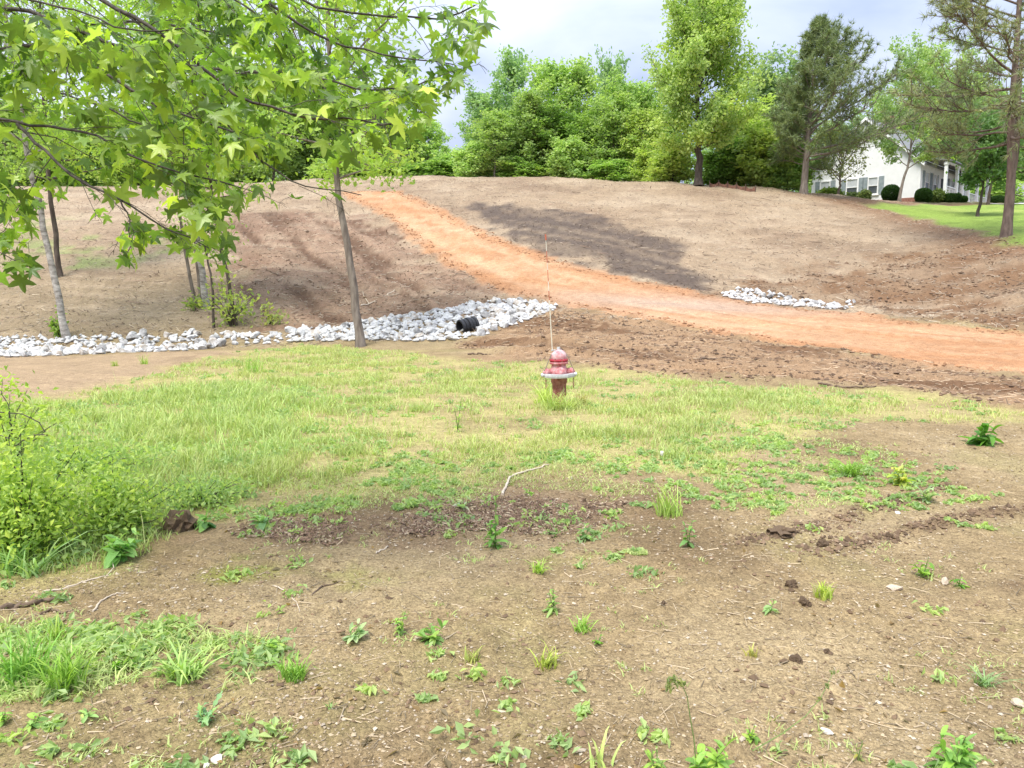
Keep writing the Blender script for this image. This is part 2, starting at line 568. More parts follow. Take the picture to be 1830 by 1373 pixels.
def mat_ground():
    m, n, l, b = new_mat("soil")
    a = n.new("ShaderNodeAttribute")
    a.attribute_name = "zone"
    ge = n.new("ShaderNodeNewGeometry")
    cur = a.outputs['Color']

    def noise(scale, detail=6, rough=.65):
        t = n.new("ShaderNodeTexNoise")
        t.inputs['Scale'].default_value = scale
        t.inputs['Detail'].default_value = detail
        t.inputs['Roughness'].default_value = rough
        l.new(ge.outputs['Position'], t.inputs[0])
        return t.outputs[0]

    def mul(cur, fac, lo, hi, p0=.3, p1=.7):
        r = n.new("ShaderNodeValToRGB")
        r.color_ramp.elements[0].position = p0
        r.color_ramp.elements[1].position = p1
        r.color_ramp.elements[0].color = (*lo, 1)
        r.color_ramp.elements[1].color = (*hi, 1)
        l.new(fac, r.inputs[0])
        mu = n.new("ShaderNodeMixRGB")
        mu.blend_type = 'MULTIPLY'
        mu.inputs[0].default_value = 1
        l.new(cur, mu.inputs[1])
        l.new(r.outputs[0], mu.inputs[2])
        return mu.outputs[0]

    n1, n2, n3 = noise(1.3), noise(7.0), noise(42.0)
    cur = mul(cur, n1, (.86, .85, .84), (1.12, 1.1, 1.07))
    cur = mul(cur, n2, (.80, .78, .76), (1.17, 1.17, 1.16))
    cur = mul(cur, n3, (.70, .68, .66), (1.28, 1.27, 1.25))
    vo = n.new("ShaderNodeTexVoronoi")
    vo.inputs['Scale'].default_value = 105
    l.new(ge.outputs['Position'], vo.inputs[0])
    cur = mul(cur, vo.outputs['Color'], (.80, .79, .78), (1.18, 1.18, 1.17), .2, .8)
    l.new(cur, b.inputs['Base Color'])
    b.inputs['Roughness'].default_value = .93
    b.inputs['Specular IOR Level'].default_value = .12
    bp1 = n.new("ShaderNodeBump")
    bp1.inputs['Strength'].default_value = .7
    bp1.inputs['Distance'].default_value = .10
    l.new(noise(3.2, 7, .65), bp1.inputs['Height'])
    bp2 = n.new("ShaderNodeBump")
    bp2.inputs['Strength'].default_value = .7
    bp2.inputs['Distance'].default_value = .018
    l.new(noise(30, 6, .7), bp2.inputs['Height'])
    l.new(bp1.outputs[0], bp2.inputs['Normal'])
    bp3 = n.new("ShaderNodeBump")
    bp3.inputs['Strength'].default_value = .6
    bp3.inputs['Distance'].default_value = .007
    bp3.invert = True
    l.new(vo.outputs['Distance'], bp3.inputs['Height'])
    l.new(bp2.outputs[0], bp3.inputs['Normal'])
    l.new(bp3.outputs[0], b.inputs['Normal'])
    return m


def mat_attr(name, rough=.9, bump=0.0, bscale=60):
    m, n, l, b = new_mat(name)
    a = n.new("ShaderNodeAttribute")
    a.attribute_name = "col"
    l.new(a.outputs['Color'], b.inputs['Base Color'])
    b.inputs['Roughness'].default_value = rough
    return m


M = {}
M['soil'] = mat_ground()
M['leaf'] = mat_leaf('tree_leaves', .45, .35)
M['needle'] = mat_leaf('pine_needles', .2, .4)
M['gumleaf'] = mat_leaf('sweetgum_leaves', .5, .6, rough=.36, warm=(1.4, 1.2, .6), spec=.55)
M['blade'] = mat_leaf('grass_blades', .35, colattr='col', rough=.6)
M['bark'] = mat_noise('grey_bark', (.13, .105, .085), (.28, .24, .20), 9, .9, .6, 40, stretch=(1, 1, .25))
M['bark_dark'] = mat_noise('dark_bark', (.055, .042, .033), (.13, .105, .085), 9, .9, .6, 40, stretch=(1, 1, .25))
M['bark_pine'] = mat_noise('pine_bark', (.11, .08, .065), (.25, .185, .15), 7, .9, .8, 25, stretch=(1, 1, .3))
M['bark_pale'] = mat_noise('pale_birch_bark', (.16, .14, .12), (.56, .53, .47), 5, .8, .3, 30, stretch=(1, 1, 2.2))
M['twig'] = mat_noise('twig_bark', (.035, .03, .024), (.11, .095, .075), 24, .85, .4)
M['rock'] = mat_noise('white_limestone', (.37, .365, .355), (.62, .62, .61), 3.5, .85, .5, 18, dist=.03)
M['rock2'] = mat_noise('grey_limestone', (.20, .195, .19), (.45, .44, .425), 3.5, .85, .5, 18, dist=.03)
M['chip'] = mat_attr('loose_soil_and_stones')

# ------------------------------------------------------------------ ground sheet: ground, dirt road, lawn
s0, s1 = 1.45 ** -.5, 76.0 ** -.5
fine = (np.linspace(s0, s1, 500)) ** -2.0
rows = np.concatenate([[-40, -20, -10, -5, -2.5, -1, 0, .6, 1.1], fine, np.geomspace(79, 420, 26)])
tin = np.linspace(-1.0, 1.0, 600)
tout = np.array([.08, .2, .4, .8, 1.6])
wid = (np.maximum(rows, .5) + 1.3) * .80
X = np.concatenate([-(wid[:, None] + tout[None, ::-1] * (40 + rows.clip(0)[:, None])), wid[:, None] * tin[None, :], wid[:, None] + tout[None, :] * (40 + rows.clip(0)[:, None])], 1)
Yg = np.repeat(rows[:, None], X.shape[1], 1)
xf, yf = X.ravel(), Yg.ravel()
zf = H(xf, yf)
_ZG = zf.reshape(X.shape)


def H(x, y):
    """height of the ground sheet itself"""
    x = np.asarray(x, float)
    y = np.asarray(y, float)
    fj = np.clip(np.interp(y, rows, np.arange(len(rows))), 0, len(rows) - 1.001)
    w_ = (np.maximum(y, .5) + 1.3) * .80
    fi = np.clip((x / w_ + 1) / 2 * (len(tin) - 1), 0, len(tin) - 1.001) + len(tout)
    j, i = fj.astype(int), fi.astype(int)
    v, u = fj - j, fi - i
    return (_ZG[j, i] * (1 - u) + _ZG[j, i + 1] * u) * (1 - v) + (_ZG[j + 1, i] * (1 - u) + _ZG[j + 1, i + 1] * u) * v



def lerp(c, new, m):
    return c * (1 - m[:, None]) + np.asarray(new)[None, :] * m[:, None]


def zone_colour(x, y):
    c = np.tile(np.array([.278, .215, .122]), (len(x), 1))                       # gravelly foreground soil
    patch = fbm(x / 1.1, y / 1.1, 41, 4)
    c = lerp(c, (.182, .133, .075), sstep(.05, .5, patch) * .8)
    c = lerp(c, (.355, .285, .172), sstep(.05, .5, -patch) * .6)
    c = lerp(c, (.165, .112, .068), ridge(x, y) * .75)
    c = lerp(c, (.25, .235, .10), sstep(.12, .5, fbm(x / .9, y / .9, 99, 4)) * .35)
    hill = sstep(20.5, 23.5, y + fbm(x / 2, y / 2, 43, 3) * 1.5)
    tan_ = fbm(x / 4, y / 4, 45, 4)
    c = lerp(c, (.295, .23, .16), hill)
    c = lerp(c, (.36, .295, .215), hill * sstep(0, .6, tan_) * .9)
    c = lerp(c, (.225, .165, .115), hill * sstep(.1, .6, -tan_) * .8)
    c = lerp(c, (.22, .18, .115), sstep(19.5, 22, y) * (1 - sstep(26, 32, y)) * sstep(-2, -7, x) * .6)
    g = zone(P_GREENL, x, y, 1.2, 3.0, 47, .4) * sstep(0, .35, fbm(x / 1.5, y / 1.5, 48, 4))
    c = lerp(c, (.20, .27, .09), g * .7)
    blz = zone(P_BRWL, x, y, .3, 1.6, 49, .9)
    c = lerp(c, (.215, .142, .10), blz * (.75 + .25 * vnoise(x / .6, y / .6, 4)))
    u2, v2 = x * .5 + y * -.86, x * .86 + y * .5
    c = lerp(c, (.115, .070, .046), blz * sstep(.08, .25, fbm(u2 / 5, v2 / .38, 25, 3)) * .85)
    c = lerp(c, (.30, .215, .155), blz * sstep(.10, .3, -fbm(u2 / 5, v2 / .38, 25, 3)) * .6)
    cont = fbm((x * .95 - y * .3) / 4, (x * .3 + y * .95) / .45, 46, 4)
    c = lerp(c, (.19, .14, .10), hill * sstep(.1, .5, cont) * .55)
    c = lerp(c, (.40, .325, .24), hill * sstep(.12, .5, -cont) * .45)
    c = lerp(c, (.185, .115, .068), zone(P_BRWR, x, y, .5, 2.6, 51, .8) * (.35 + .65 * sstep(-.3, .3, fbm(x / 1.6, y / 1.0, 52, 4))))
    ch = zone(P_CHAR, x, y, .5, 1.8, 53, .9)
    chs = fbm((x * .75 - y * .66) / 5, (x * .66 + y * .75) / .5, 50, 4)
    c = lerp(c, (.105, .084, .072), ch * (.58 + .38 * sstep(-.25, .2, chs)))
    md = zone(P_MID, x, y, .5, 1.0, 55, .8)
    c = lerp(c, (.285, .195, .12), md)
    c = lerp(c, (.135, .078, .045), md * sstep(-.02, .3, fbm((x * RD[0] + y * RD[1]) / 3, (x * RD[1] - y * RD[0]) / .5, 56, 4)) * .85)
    sa = zone(P_SAND, x, y, .5, 1.2, 57, .6)
    c = lerp(c, (.345, .26, .17), sa)
    c = lerp(c, (.27, .20, .13), sa * sstep(.1, .5, fbm(x / 1, y / 1, 58, 3)))
    rsd = road_sd(x, y)
    rs = sstep(-.3, .3, rsd + fbm(x * 3, y * 3, 33, 3) * .25)
    rn = fbm((x * RD[0] + y * RD[1]) / 6, (x * RD[1] - y * RD[0]) / .6, 59, 4)
    c = lerp(c, (.44, .272, .16), rs)
    trk = fbm(rsd / .35, (x * RD[0] + y * RD[1]) / 7, 60, 3)
    c = lerp(c, (.36, .185, .092), rs * sstep(.05, .4, trk) * .6)
    c = lerp(c, (.50, .335, .21), rs * sstep(.08, .4, -trk) * .6)
    c = lerp(c, (.33, .165, .08), rs * np.exp(-((rsd - .15) / .35) ** 2) * .6)
    c = lerp(c, (.37, .195, .10), rs * sstep(.05, .5, rn) * .7)
    c = lerp(c, (.50, .35, .23), rs * sstep(.05, .5, -rn) * .6)
    gy = gp0(np.array([1230.]), np.array([545.]))[0]
    c = lerp(c, (.40, .32, .26), rs * np.exp(-(((x - gy[0]) / 4.5) ** 2 + ((y - gy[1]) / 1.3) ** 2)) * .8)
    gr = zone(P_GRASS, x, y, .35, .9, 61, 1.0)
    c = lerp(c, (.37, .335, .15), gr * (.45 + .5 * sstep(-.3, .2, fbm(x / .7, y / .7, 62, 4))))
    mu = zone(P_MULCH, x, y, .35, .9, 63, 1.6)
    c = lerp(c, (.18, .122, .08), mu * (.25 + .5 * vnoise(x / .15, y / .15, 64)))
    mo = zone(P_MOSS, x, y, .12, .3, 65, 2.5) * sstep(-.1, .4, fbm(x / .5, y / .5, 66, 4))
    c = lerp(c, (.25, .26, .07), mo * .75)
    la = sstep(-.5, .5, sdist(P_LAWN, x, y) + fbm(x / 1.5, y / 1.5, 67, 3) * 1.0)
    c = lerp(c, (.22, .32, .07), la)
    c = lerp(c, (.15, .23, .05), la * sstep(.0, .4, fbm(x / .8, y / .8, 69, 4)) * .7)
    c = lerp(c, (.30, .36, .10), la * sstep(0, .5, fbm(x / 5, y / 5, 68, 3)) * .8)
    lb = np.exp(-((sdist(P_LAWN, x, y) + .9) / 1.6) ** 2) * (1 - la) * sstep(27, 30, y)
    c = lerp(c, (.19, .115, .07), lb * .8)
    back = sstep(58, 66, y) * (1 - la)
    c = lerp(c, (.09, .10, .04), back * .8)
    return np.clip(c, .02, .9)


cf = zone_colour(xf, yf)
nr, nc = X.shape
ii, jj = np.meshgrid(np.arange(nr - 1), np.arange(nc - 1), indexing='ij')
quads = np.stack([ii * nc + jj, ii * nc + jj + 1, (ii + 1) * nc + jj + 1, (ii + 1) * nc + jj], -1).reshape(-1, 4)
xc, yc = xf[quads].mean(1), yf[quads].mean(1)
is_road = road_sd(xc, yc) > 0
is_lawn = (sdist(P_LAWN, xc, yc) + fbm(xc / 1.5, yc / 1.5, 67, 3)) > 0
VG = np.stack([xf, yf, zf], -1)
for nm, msk in (("ground", ~is_road & ~is_lawn), ("dirt_road", is_road & ~is_lawn), ("lawn", is_lawn)):
    q = quads[msk]
    u, inv = np.unique(q, return_inverse=True)
    me = mk_mesh(nm, VG[u], [inv.reshape(-1, 4)], M['soil'], True, None, {"zone": cf[u]})
    o = link(nm, me)
    o['kind'] = 'structure'
    o['label'] = {"ground": "bare brown soil rising to a cleared hillside", "dirt_road": "orange clay dirt road climbing the bare hill",
                  "lawn": "mown green lawn in front of the white house"}[nm]


# ------------------------------------------------------------------ leaf clouds and tree builder
def nrm(a):
    return a / (np.linalg.norm(a, axis=-1, keepdims=True) + 1e-9)


def leaf_cloud(mb, C, size, g, up=.5, rnd=None, long=1.3, fold=.18):
    """one folded diamond leaf for each centre"""
    n = len(C)
    size = np.broadcast_to(np.asarray(size, float), (n,))
    N = nrm(g.normal(size=(n, 3)) + np.array([0, 0, up]))
    D = nrm(np.cross(N, g.normal(size=(n, 3))))
    S = np.cross(N, D)
    hl, hw = size[:, None] * .5 * long, size[:, None] * .42
    v = np.stack([C - D * hl, C + S * hw + N * hw * fold * 2 - D * hl * .1, C + D * hl - N * hl * .25, C - S * hw + N * hw * fold * 2 - D * hl * .1], 1).reshape(-1, 3)
    k = np.arange(n) * 4
    f = np.stack([k, k + 1, k + 2, k + 3], -1)
    mb.add(v, f, np.repeat(g.random(n) if rnd is None else rnd, 4))


def bez(p0, d0, L, g, bend=(0, 0, .25), n=5, wob=.08):
    t = np.linspace(0, 1, n)[:, None]
    w = np.cumsum(g.normal(size=(n, 3)) * wob * L / n, 0)
    w[0] = 0
    return p0 + d0 * L * t + np.array(bend) * L * t ** 2 + w


def tree(seed, path, r0, r1, crown0=.3, reach=None, n1=26, n2=5, leaves=9000, lsize=.2, sig=.3, elev=(35, 60), bend=.2, tmat='bark', sides=8, ups=.5, bare=0.0, loose=1.0):
    """trunk with limbs and a crown of small leaves about a given trunk line (local coordinates)"""
    g = np.random.default_rng(seed)
    path = np.asarray(path, float)
    seg = np.concatenate([[0], np.cumsum(np.linalg.norm(np.diff(path, axis=0), axis=1))])
    Lt = seg[-1]
    ts = np.linspace(0, Lt, 18)
    P = np.stack([np.interp(ts, seg, path[:, k]) for k in range(3)], -1)
    P[1:-1] += g.normal(size=(16, 3)) * [r0 * .25, r0 * .25, 0]
    R = r0 + (r1 - r0) * (ts / Lt) ** .8
    R[0] *= 1.35
    tb = MB()
    tb.tube(P, R, sides)
    tips = []
    reach = reach or (lambda h: math.sin(math.pi * min(1, h * .9 + .1)) * Lt * .25)
    for i in range(n1):
        h = (i + g.random()) / n1
        tt = (crown0 + (1 - crown0) * h * .97) * Lt
        p0 = np.array([np.interp(tt, ts, P[:, k]) for k in range(3)])
        rr = np.interp(tt, ts, R)
        az = i * 2.399 + g.normal() * .4
        el = math.radians(elev[0] + (elev[1] - elev[0]) * h + g.normal() * 8)
        d = np.array([math.cos(az) * math.cos(el), math.sin(az) * math.cos(el), math.sin(el)])
        L = max(.25, reach(h) * (.75 + .45 * g.random()) / max(.45, math.cos(el)))
        B = bez(p0, d, L, g, (0, 0, bend), 6)
        rb = min(rr * .6, .012 * L + .012)
        tb.tube(B, np.linspace(rb, rb * .25, 6), 5, False)
        for j in range(n2):
            q = .3 + .7 * (j + g.random()) / n2
            k = min(4, int(q * 5))
            p1 = B[k] + (B[k + 1] - B[k]) * (q * 5 - k)
            d1 = nrm(B[k + 1] - B[k] + g.normal(size=3) * .9 * np.linalg.norm(B[k + 1] - B[k]))
            L1 = L * (.18 + .28 * g.random()) * loose
            S = bez(p1, d1, L1, g, (0, 0, .1), 4)
            tb.tube(S, np.linspace(rb * .35, rb * .12, 4), 4, False)
            if g.random() >= bare:
                tips.append(S)
    cb = MB()
    T = np.array(tips)
    idx = g.integers(0, len(T), leaves)
    q = g.random(leaves) ** .7 * 3 * .999
    k = q.astype(int)
    C = T[idx, k] + (T[idx, k + 1] - T[idx, k]) * (q - k)[:, None] + g.normal(size=(leaves, 3)) * sig * np.array([1, 1, .7])
    C[:, 2] = np.maximum(C[:, 2], .08)
    clump = g.random(len(T))
    leaf_cloud(cb, C, lsize * (.6 + .8 * g.random(leaves)), g, ups, np.clip(clump[idx] * .55 + g.random(leaves) * .45, 0, 1))
    hb_ = np.percentile(C[:, 2], 99.95)
    wb_ = 2 * np.percentile(np.hypot(C[:, 0], C[:, 1]), 96)
    return tb.mesh("trunk", M[tmat], True), cb.mesh("crown", M['leaf']), hb_, wb_


def put_tree(name, label, meshes, loc, scale=(1, 1, 1), rz=0.0, colour=(.1, .2, .04), group=None, cat='tree', parts=('trunk', 'crown')):
    t = thing(name, label, cat, loc, rz, group)
    t.scale = scale if not np.isscalar(scale) else (scale,) * 3
    a = link(parts[0], meshes[0], t)
    b = link(parts[1], meshes[1], t)
    b.color = (*colour, 1)
    b['kind'] = 'stuff'
    return t


def path_px(pts, Y):
    """trunk line through frame points at distance Y, as local points from its base"""
    a = np.array(pts, float)
    w = at(a[:, 0], a[:, 1], np.full(len(a), Y))
    return w


def straight(Hh, g, wob=.15):
    n = 7
    p = np.zeros((n, 3))
    p[:, 2] = np.linspace(0, Hh, n)
    p[1:, :2] = np.cumsum(g.normal(size=(n - 1, 2)) * wob * Hh / 40, 0)
    return p


# ------------------------------------------------------------------ tree line beyond the hill
gT = np.random.default_rng(5)
dense, airy, bush = [], [], []
for k in range(3):
    dense.append(tree(100 + k, straight(10, gT), .2, .03, .08, lambda h: 3.0 * (math.sin(math.pi * (h * .82 + .16)) ** .7), 46, 6, 15000, .26, .34, (22, 64), .2, 'bark_dark', 6, .3))
for k in range(3):
    airy.append(tree(200 + k, straight(10, gT), .13, .02, .16, lambda h: 1.7 * (math.sin(math.pi * (h * .8 + .2)) ** .6) + .25, 42, 5, 6500, .22, .26, (35, 62), .15, 'bark', 6, .3))
for k in range(3):
    bush.append(tree(300 + k, straight(4, gT), .06, .01, .03, lambda h: 1.6 * (math.cos(h * 1.35) ** .6), 30, 6, 7500, .22, .26, (20, 68), .2, 'bark_dark', 5, .3))

DK, MG, LG, YG, GG, BG = (.24, .37, .09), (.33, .47, .14), (.43, .56, .20), (.48, .58, .17), (.36, .46, .26), (.40, .56, .28)
LINE = [  # kind, variant, column, distance, top row, width px, colour, label
    ('a', 0, 915, 69, 84, 80, BG, "tall slim pale tree, the tallest at the left end of the dense grove"),
    ('a', 1, 862, 69, 150, 85, BG, "slim airy pale tree standing at the grove's far left edge"),
    ('a', 2, 1080, 88, 90, 70, BG, "faint slim far tree poking above the middle of the grove"),
    ('a', 2, 985, 66, 98, 105, LG, "broad mid green tree with twin peaks in the middle of the grove"),
    ('a', 0, 1032, 66, 105, 90, LG, "upright green tree leaning on the twin peaked one in the grove"),
    ('d', 1, 1118, 65, 135, 135, LG, "big rounded green tree right of the grove's middle"),
    ('d', 2, 1055, 64, 180, 120, MG, "rounded dark green tree in the middle of the grove, below the rest"),
    ('d', 0, 905, 65, 205, 120, MG, "bushy green tree in the grove below the tallest slim one"),
    ('d', 1, 980, 63, 190, 120, DK, "dark leafy tree at the heart of the grove"),
    ('d', 2, 1165, 67, 150, 110, LG, "light green tree between the grove and the tall oak"),
    ('a', 1, 950, 62, 150, 85, LG, "slender light tree in front of the dark heart of the grove"),
    ('a', 0, 1090, 61, 165, 90, LG, "slender light tree in front of the grove's right half"),
    ('a', 2, 1140, 60, 190, 80, YG, "short slender yellow green tree nearest the oak's left side"),
    ('a', 1, 885, 61, 190, 80, LG, "short slender light tree at the front of the grove's left end"),
    ('b', 0, 848, 62, 250, 70, LG, "low bush at the grove's left corner on the crest"),
    ('b', 1, 930, 61, 284, 80, MG, "dark low bush below the left half of the grove"),
    ('b', 2, 1012, 60, 235, 70, LG, "low leafy bush at the foot of the grove's middle"),
    ('b', 0, 1085, 59, 282, 80, MG, "green bush at the foot of the grove's right half"),
    ('b', 1, 1150, 58, 255, 60, YG, "light bush at the grove's right corner near the oak"),
    ('d', 0, 1365, 72, 105, 140, GG, "grey green tree rising behind between oak and pine"),
    ('d', 1, 1310, 60, 175, 110, YG, "yellow green tree close behind the oak's right side"),
    ('b', 2, 1195, 54, 235, 80, YG, "yellow green bush left of the oak trunk"),
    ('b', 0, 1290, 56, 245, 95, DK, "dark bush right behind the oak trunk"),
    ('b', 1, 1345, 54, 215, 90, YG, "bright yellow green bush right of the oak"),
    ('b', 2, 1395, 53, 240, 80, MG, "green bush beside the pine's trunk"),
    ('d', 2, 1640, 92, 128, 150, YG, "bright rounded tree behind the white house's ridge"),
    ('d', 0, 1585, 95, 160, 110, LG, "light tree behind the white house's gable"),
    ('d', 1, 1715, 95, 140, 140, LG, "green tree behind the white house's porch end"),
    ('d', 2, 1790, 100, 150, 150, MG, "green tree behind the white garage"),
    ('d', 0, 1880, 100, 140, 150, MG, "green tree at the picture's right edge behind the garage"),
    ('d', 1, 1490, 90, 205, 110, GG, "greyish tree behind the left end of the white house"),
    ('b', 0, 1760, 82, 318, 90, LG, "bright shrubbery beside the white garage"),
    ('a', 1, 768, 74, 205, 75, LG, "slim green tree left of the gap of sky"),
    ('b', 1, 808, 72, 262, 80, LG, "low rounded tree beside the gap of sky"),
    ('d', 2, 728, 76, 190, 110, LG, "leafy green tree left of the sky gap, behind the road's crest"),
    ('a', 2, 690, 74, 160, 90, YG, "airy yellow green tree above the head of the dirt road"),
    ('d', 0, 640, 78, 170, 105, LG, "green tree behind the crest, seen past the slender sapling"),
    ('d', 1, 560, 76, 160, 130, LG, "leafy tree on the crest left of the slender sapling"),
    ('a', 0, 500, 72, 120, 110, LG, "tall airy tree on the crest behind the overhanging leaves"),
    ('d', 2, 440, 78, 170, 115, LG, "tree on the crest behind the pair of dark thin stems"),
    ('d', 0, 350, 76, 150, 130, LG, "tree on the crest behind the clump of three trunks"),
    ('d', 1, 260, 74, 190, 130, YG, "yellow green tree on the crest between the birch and the clump of trunks"),
    ('d', 2, 160, 78, 170, 140, LG, "tree on the crest right of the birch"),
    ('d', 0, 60, 76, 160, 120, LG, "tree on the crest behind the birch"),
    ('d', 1, -50, 76, 160, 130, YG, "tree on the crest at the picture's left edge"),
    ('b', 1, 620, 66, 285, 120, LG, "low shrub on the crest left of the road's head"),
    ('b', 2, 700, 68, 285, 110, MG, "low shrub on the crest right of the road's head"),
    ('b', 0, 780, 68, 288, 100, MG, "low shrub on the crest below the gap of sky"),
]
for kd, vi, px, Dm, top, wpx, colr, lab in LINE:
    xw = (px - CX) / F_PX * Dm
    z0 = float(h_base(np.array([xw]), np.array([Dm]))[0]) - .1
    ztop = at(px, top, Dm)[2]
    hgt = ztop - z0
    src, h0, w0, nm = {'d': (dense, 10.3, 6.2, 'broadleaf_tree'), 'a': (airy, 10.3, 4.0, 'slender_tree'), 'b': (bush, 4.3, 3.6, 'crest_bush')}[kd]
    wm = wpx / F_PX * Dm
    h0, w0 = src[vi][2], src[vi][3]
    put_tree(nm, lab, src[vi], (xw, Dm, z0), (wm / w0, wm / w0, hgt / h0), gT.random() * 6.28, np.array(colr) * (.9 + .2 * gT.random()),
             "trees along the crest" if kd != 'b' else "bushes along the crest", 'tree' if kd != 'b' else 'bush')

# a second, farther wood that reads as one mass behind
wv = MB()
g = np.random.default_rng(77)
cw = []
for px in np.arange(-260, 820, 24):
    cw.append((px, 96 + g.random() * 10, 225 + 40 * g.random()))
for px in list(np.arange(850, 1200, 24)) + list(np.arange(1250, 2100, 24)):
    cw.append((px, 96 + g.random() * 14, 235 + 45 * g.random()))
for px, Dm, top in cw:
    c = at(px, top, Dm)
    zt, zb = c[2], float(h_base(np.array([c[0]]), np.array([Dm]))[0])
    nn = 720
    hh = g.random(nn) ** .8
    rr = 1.9 * np.sqrt(np.clip(1 - (hh * 1.0) ** 3, 0, 1)) * np.sqrt(g.random(nn))
    aa = g.random(nn) * 6.283
    C = np.stack([c[0] + rr * np.cos(aa), Dm + rr * np.sin(aa), zb + (zt - zb) * hh], -1)
    leaf_cloud(wv, C, .42, g, .4)
wo = wv.build("far_wood", M['leaf'])
wo.color = (.42, .55, .25, 1)
tag(wo, "far green wood closing the view behind the crest trees", "wood", None, 'stuff')

# the tall oak on the crest
ob = gp(1248, 331)
OD = ob[1]
opath = at(np.array([1248, 1250, 1251, 1249, 1250, 1254, 1258]), np.array([333, 290, 242, 190, 138, 88, 46]), np.full(7, OD)) - ob
oak = tree(11, opath, .27, .04, .22,
           lambda h: 1.0 + 2.1 * math.sin(math.pi * (h * .75 + .22)) ** .8 * (1.0 if h > .1 else .9), 58, 7, 34000, .16, .27, (8, 60), .25, 'bark_dark', 10, .4)
put_tree("oak_tree", "tall bright yellow green oak with a straight dark trunk on the crest", oak, ob, 1.0, 0, (.50, .62, .22))


# pines
def pine(seed, path, r0, r1, crown0, reach, n1, tufts, nl=.26, w=.02, elev=(-5, 50), skew=(0, 0), nper=13, stub=0, bk='bark_pine'):
    g = np.random.default_rng(seed)
    path = np.asarray(path, float)
    seg = np.concatenate([[0], np.cumsum(np.linalg.norm(np.diff(path, axis=0), axis=1))])
    Lt = seg[-1]
    ts = np.linspace(0, Lt, 18)
    P = np.stack([np.interp(ts, seg, path[:, k]) for k in range(3)], -1)
    R = r0 + (r1 - r0) * (ts / Lt) ** .9
    R[0] *= 1.25
    tb = MB()
    tb.tube(P, R, 9)
    tp, td = [], []
    for i in range(n1):
        h = (i + g.random()) / n1
        tt = (crown0 + (1 - crown0) * h * .98) * Lt
        p0 = np.array([np.interp(tt, ts, P[:, k]) for k in range(3)])
        rr = np.interp(tt, ts, R)
        az = i * 2.399 + g.normal() * .5
        el = math.radians(elev[0] + (elev[1] - elev[0]) * h + g.normal() * 8)
        d = np.array([math.cos(az) * math.cos(el), math.sin(az) * math.cos(el), math.sin(el)])
        L = max(.35, reach(h) * (.7 + .5 * g.random()) * (1 + skew[0] * d[0]))
        B = bez(p0, d, L, g, (0, 0, .18), 6, .1)
        rb = min(rr * .5, .014 * L + .01)
        tb.tube(B, np.linspace(rb, rb * .3, 6), 5, False)
        for j in range(int(5 + L * 4.5)):
            q = .3 + .7 * g.random()
            k = min(4, int(q * 5))
            p1 = B[k] + (B[k + 1] - B[k]) * (q * 5 - k)
            d1 = nrm(nrm(B[k + 1] - B[k]) + g.normal(size=3) * .65 + np.array([0, 0, .25]))
            L1 = L * (.12 + .2 * g.random()) + .12
            S = bez(p1, d1, L1, g, (0, 0, .15), 4)
            tb.tube(S, np.linspace(rb * .35, rb * .15, 4), 4, False)
            for m_ in (1, 2, 3, 3):
                tp.append(S[m_] + g.normal(size=3) * .05)
                td.append(nrm(d1 + np.array([0, 0, .4])))
    for s in range(stub):
        tt = (.1 + .3 * g.random()) * Lt
        p0 = np.array([np.interp(tt, ts, P[:, k]) for k in range(3)])
        az = g.random() * 6.28
        B = bez(p0, np.array([math.cos(az), math.sin(az), -.1]), .5 + g.random() * .8, g, (0, 0, -.2), 4)
        tb.tube(B, np.linspace(.02, .006, 4), 4, False)
    tp, td = np.array(tp), np.array(td)
    idx = g.permutation(len(tp))[:tufts] if len(tp) > tufts else np.arange(len(tp))
    tp, td = np.repeat(tp[idx], nper, 0), np.repeat(td[idx], nper, 0)
    n = len(tp)
    D = nrm(td * .8 + g.normal(size=(n, 3)) * .6)
    S = nrm(np.cross(D, g.normal(size=(n, 3))))
    L = (nl * (.6 + .6 * g.random(n)))[:, None]
    v = np.stack([tp - S * w, tp + S * w, tp + D * L + np.array([0, 0, -.03])], 1).reshape(-1, 3)
    k = np.arange(n) * 3
    cb = MB()
    cb.add(v, np.stack([k, k + 1, k + 2], -1), np.repeat(g.random(n), 3))
    return tb.mesh("trunk", M[bk], True), cb.mesh("needles", M['needle'])


pb = gp(1437, 346)
PD = pb[1]
ppath = at(np.array([1436, 1440, 1445, 1450, 1457, 1462, 1464]), np.array([348, 292, 235, 180, 125, 75, 44]), np.full(7, PD)) - pb
pm = pine(21, ppath, .24, .02, .17, lambda h: .3 + 4.1 * (1 - h) ** .95 * min(1, .6 + h * 3), 84, 8500, .38, .018, (6, 60), (.5, 0), bk='bark')
put_tree("pine_tree", "dark conical pine standing left of the white house", pm, pb, 1, 0, (.25, .31, .15), parts=('trunk', 'needles'))

rb_ = gp(1797, 426)
RDp = rb_[1]
rpath = at(np.array([1797, 1804, 1808, 1806, 1812, 1818, 1826, 1836]), np.array([430, 360, 300, 240, 150, 60, -60, -200]), np.full(8, RDp)) - rb_
rm = pine(23, rpath, .21, .045, .27, lambda h: 3.1 - 1.3 * abs(h - .25), 58, 4600, .36, .013, (-14, 40), (-.3, 0), 15, 8)
rp = put_tree("pine_tree", "tall bare stemmed pine rising out of the frame at the right edge", rm, rb_, 1, 0, (.34, .38, .21), parts=('trunk', 'needles'))
fk = MB()
fp = at(np.array([1806, 1816, 1826, 1834, 1850]), np.array([318, 290, 250, 200, 60]), np.full(5, RDp)) - rb_
fp[:, 1] += np.array([0, .1, .3, .5, .8])
fk.tube(fp, np.linspace(.15, .06, 5), 8)
fk.build("second_stem", M['bark_pine'], rp, True)

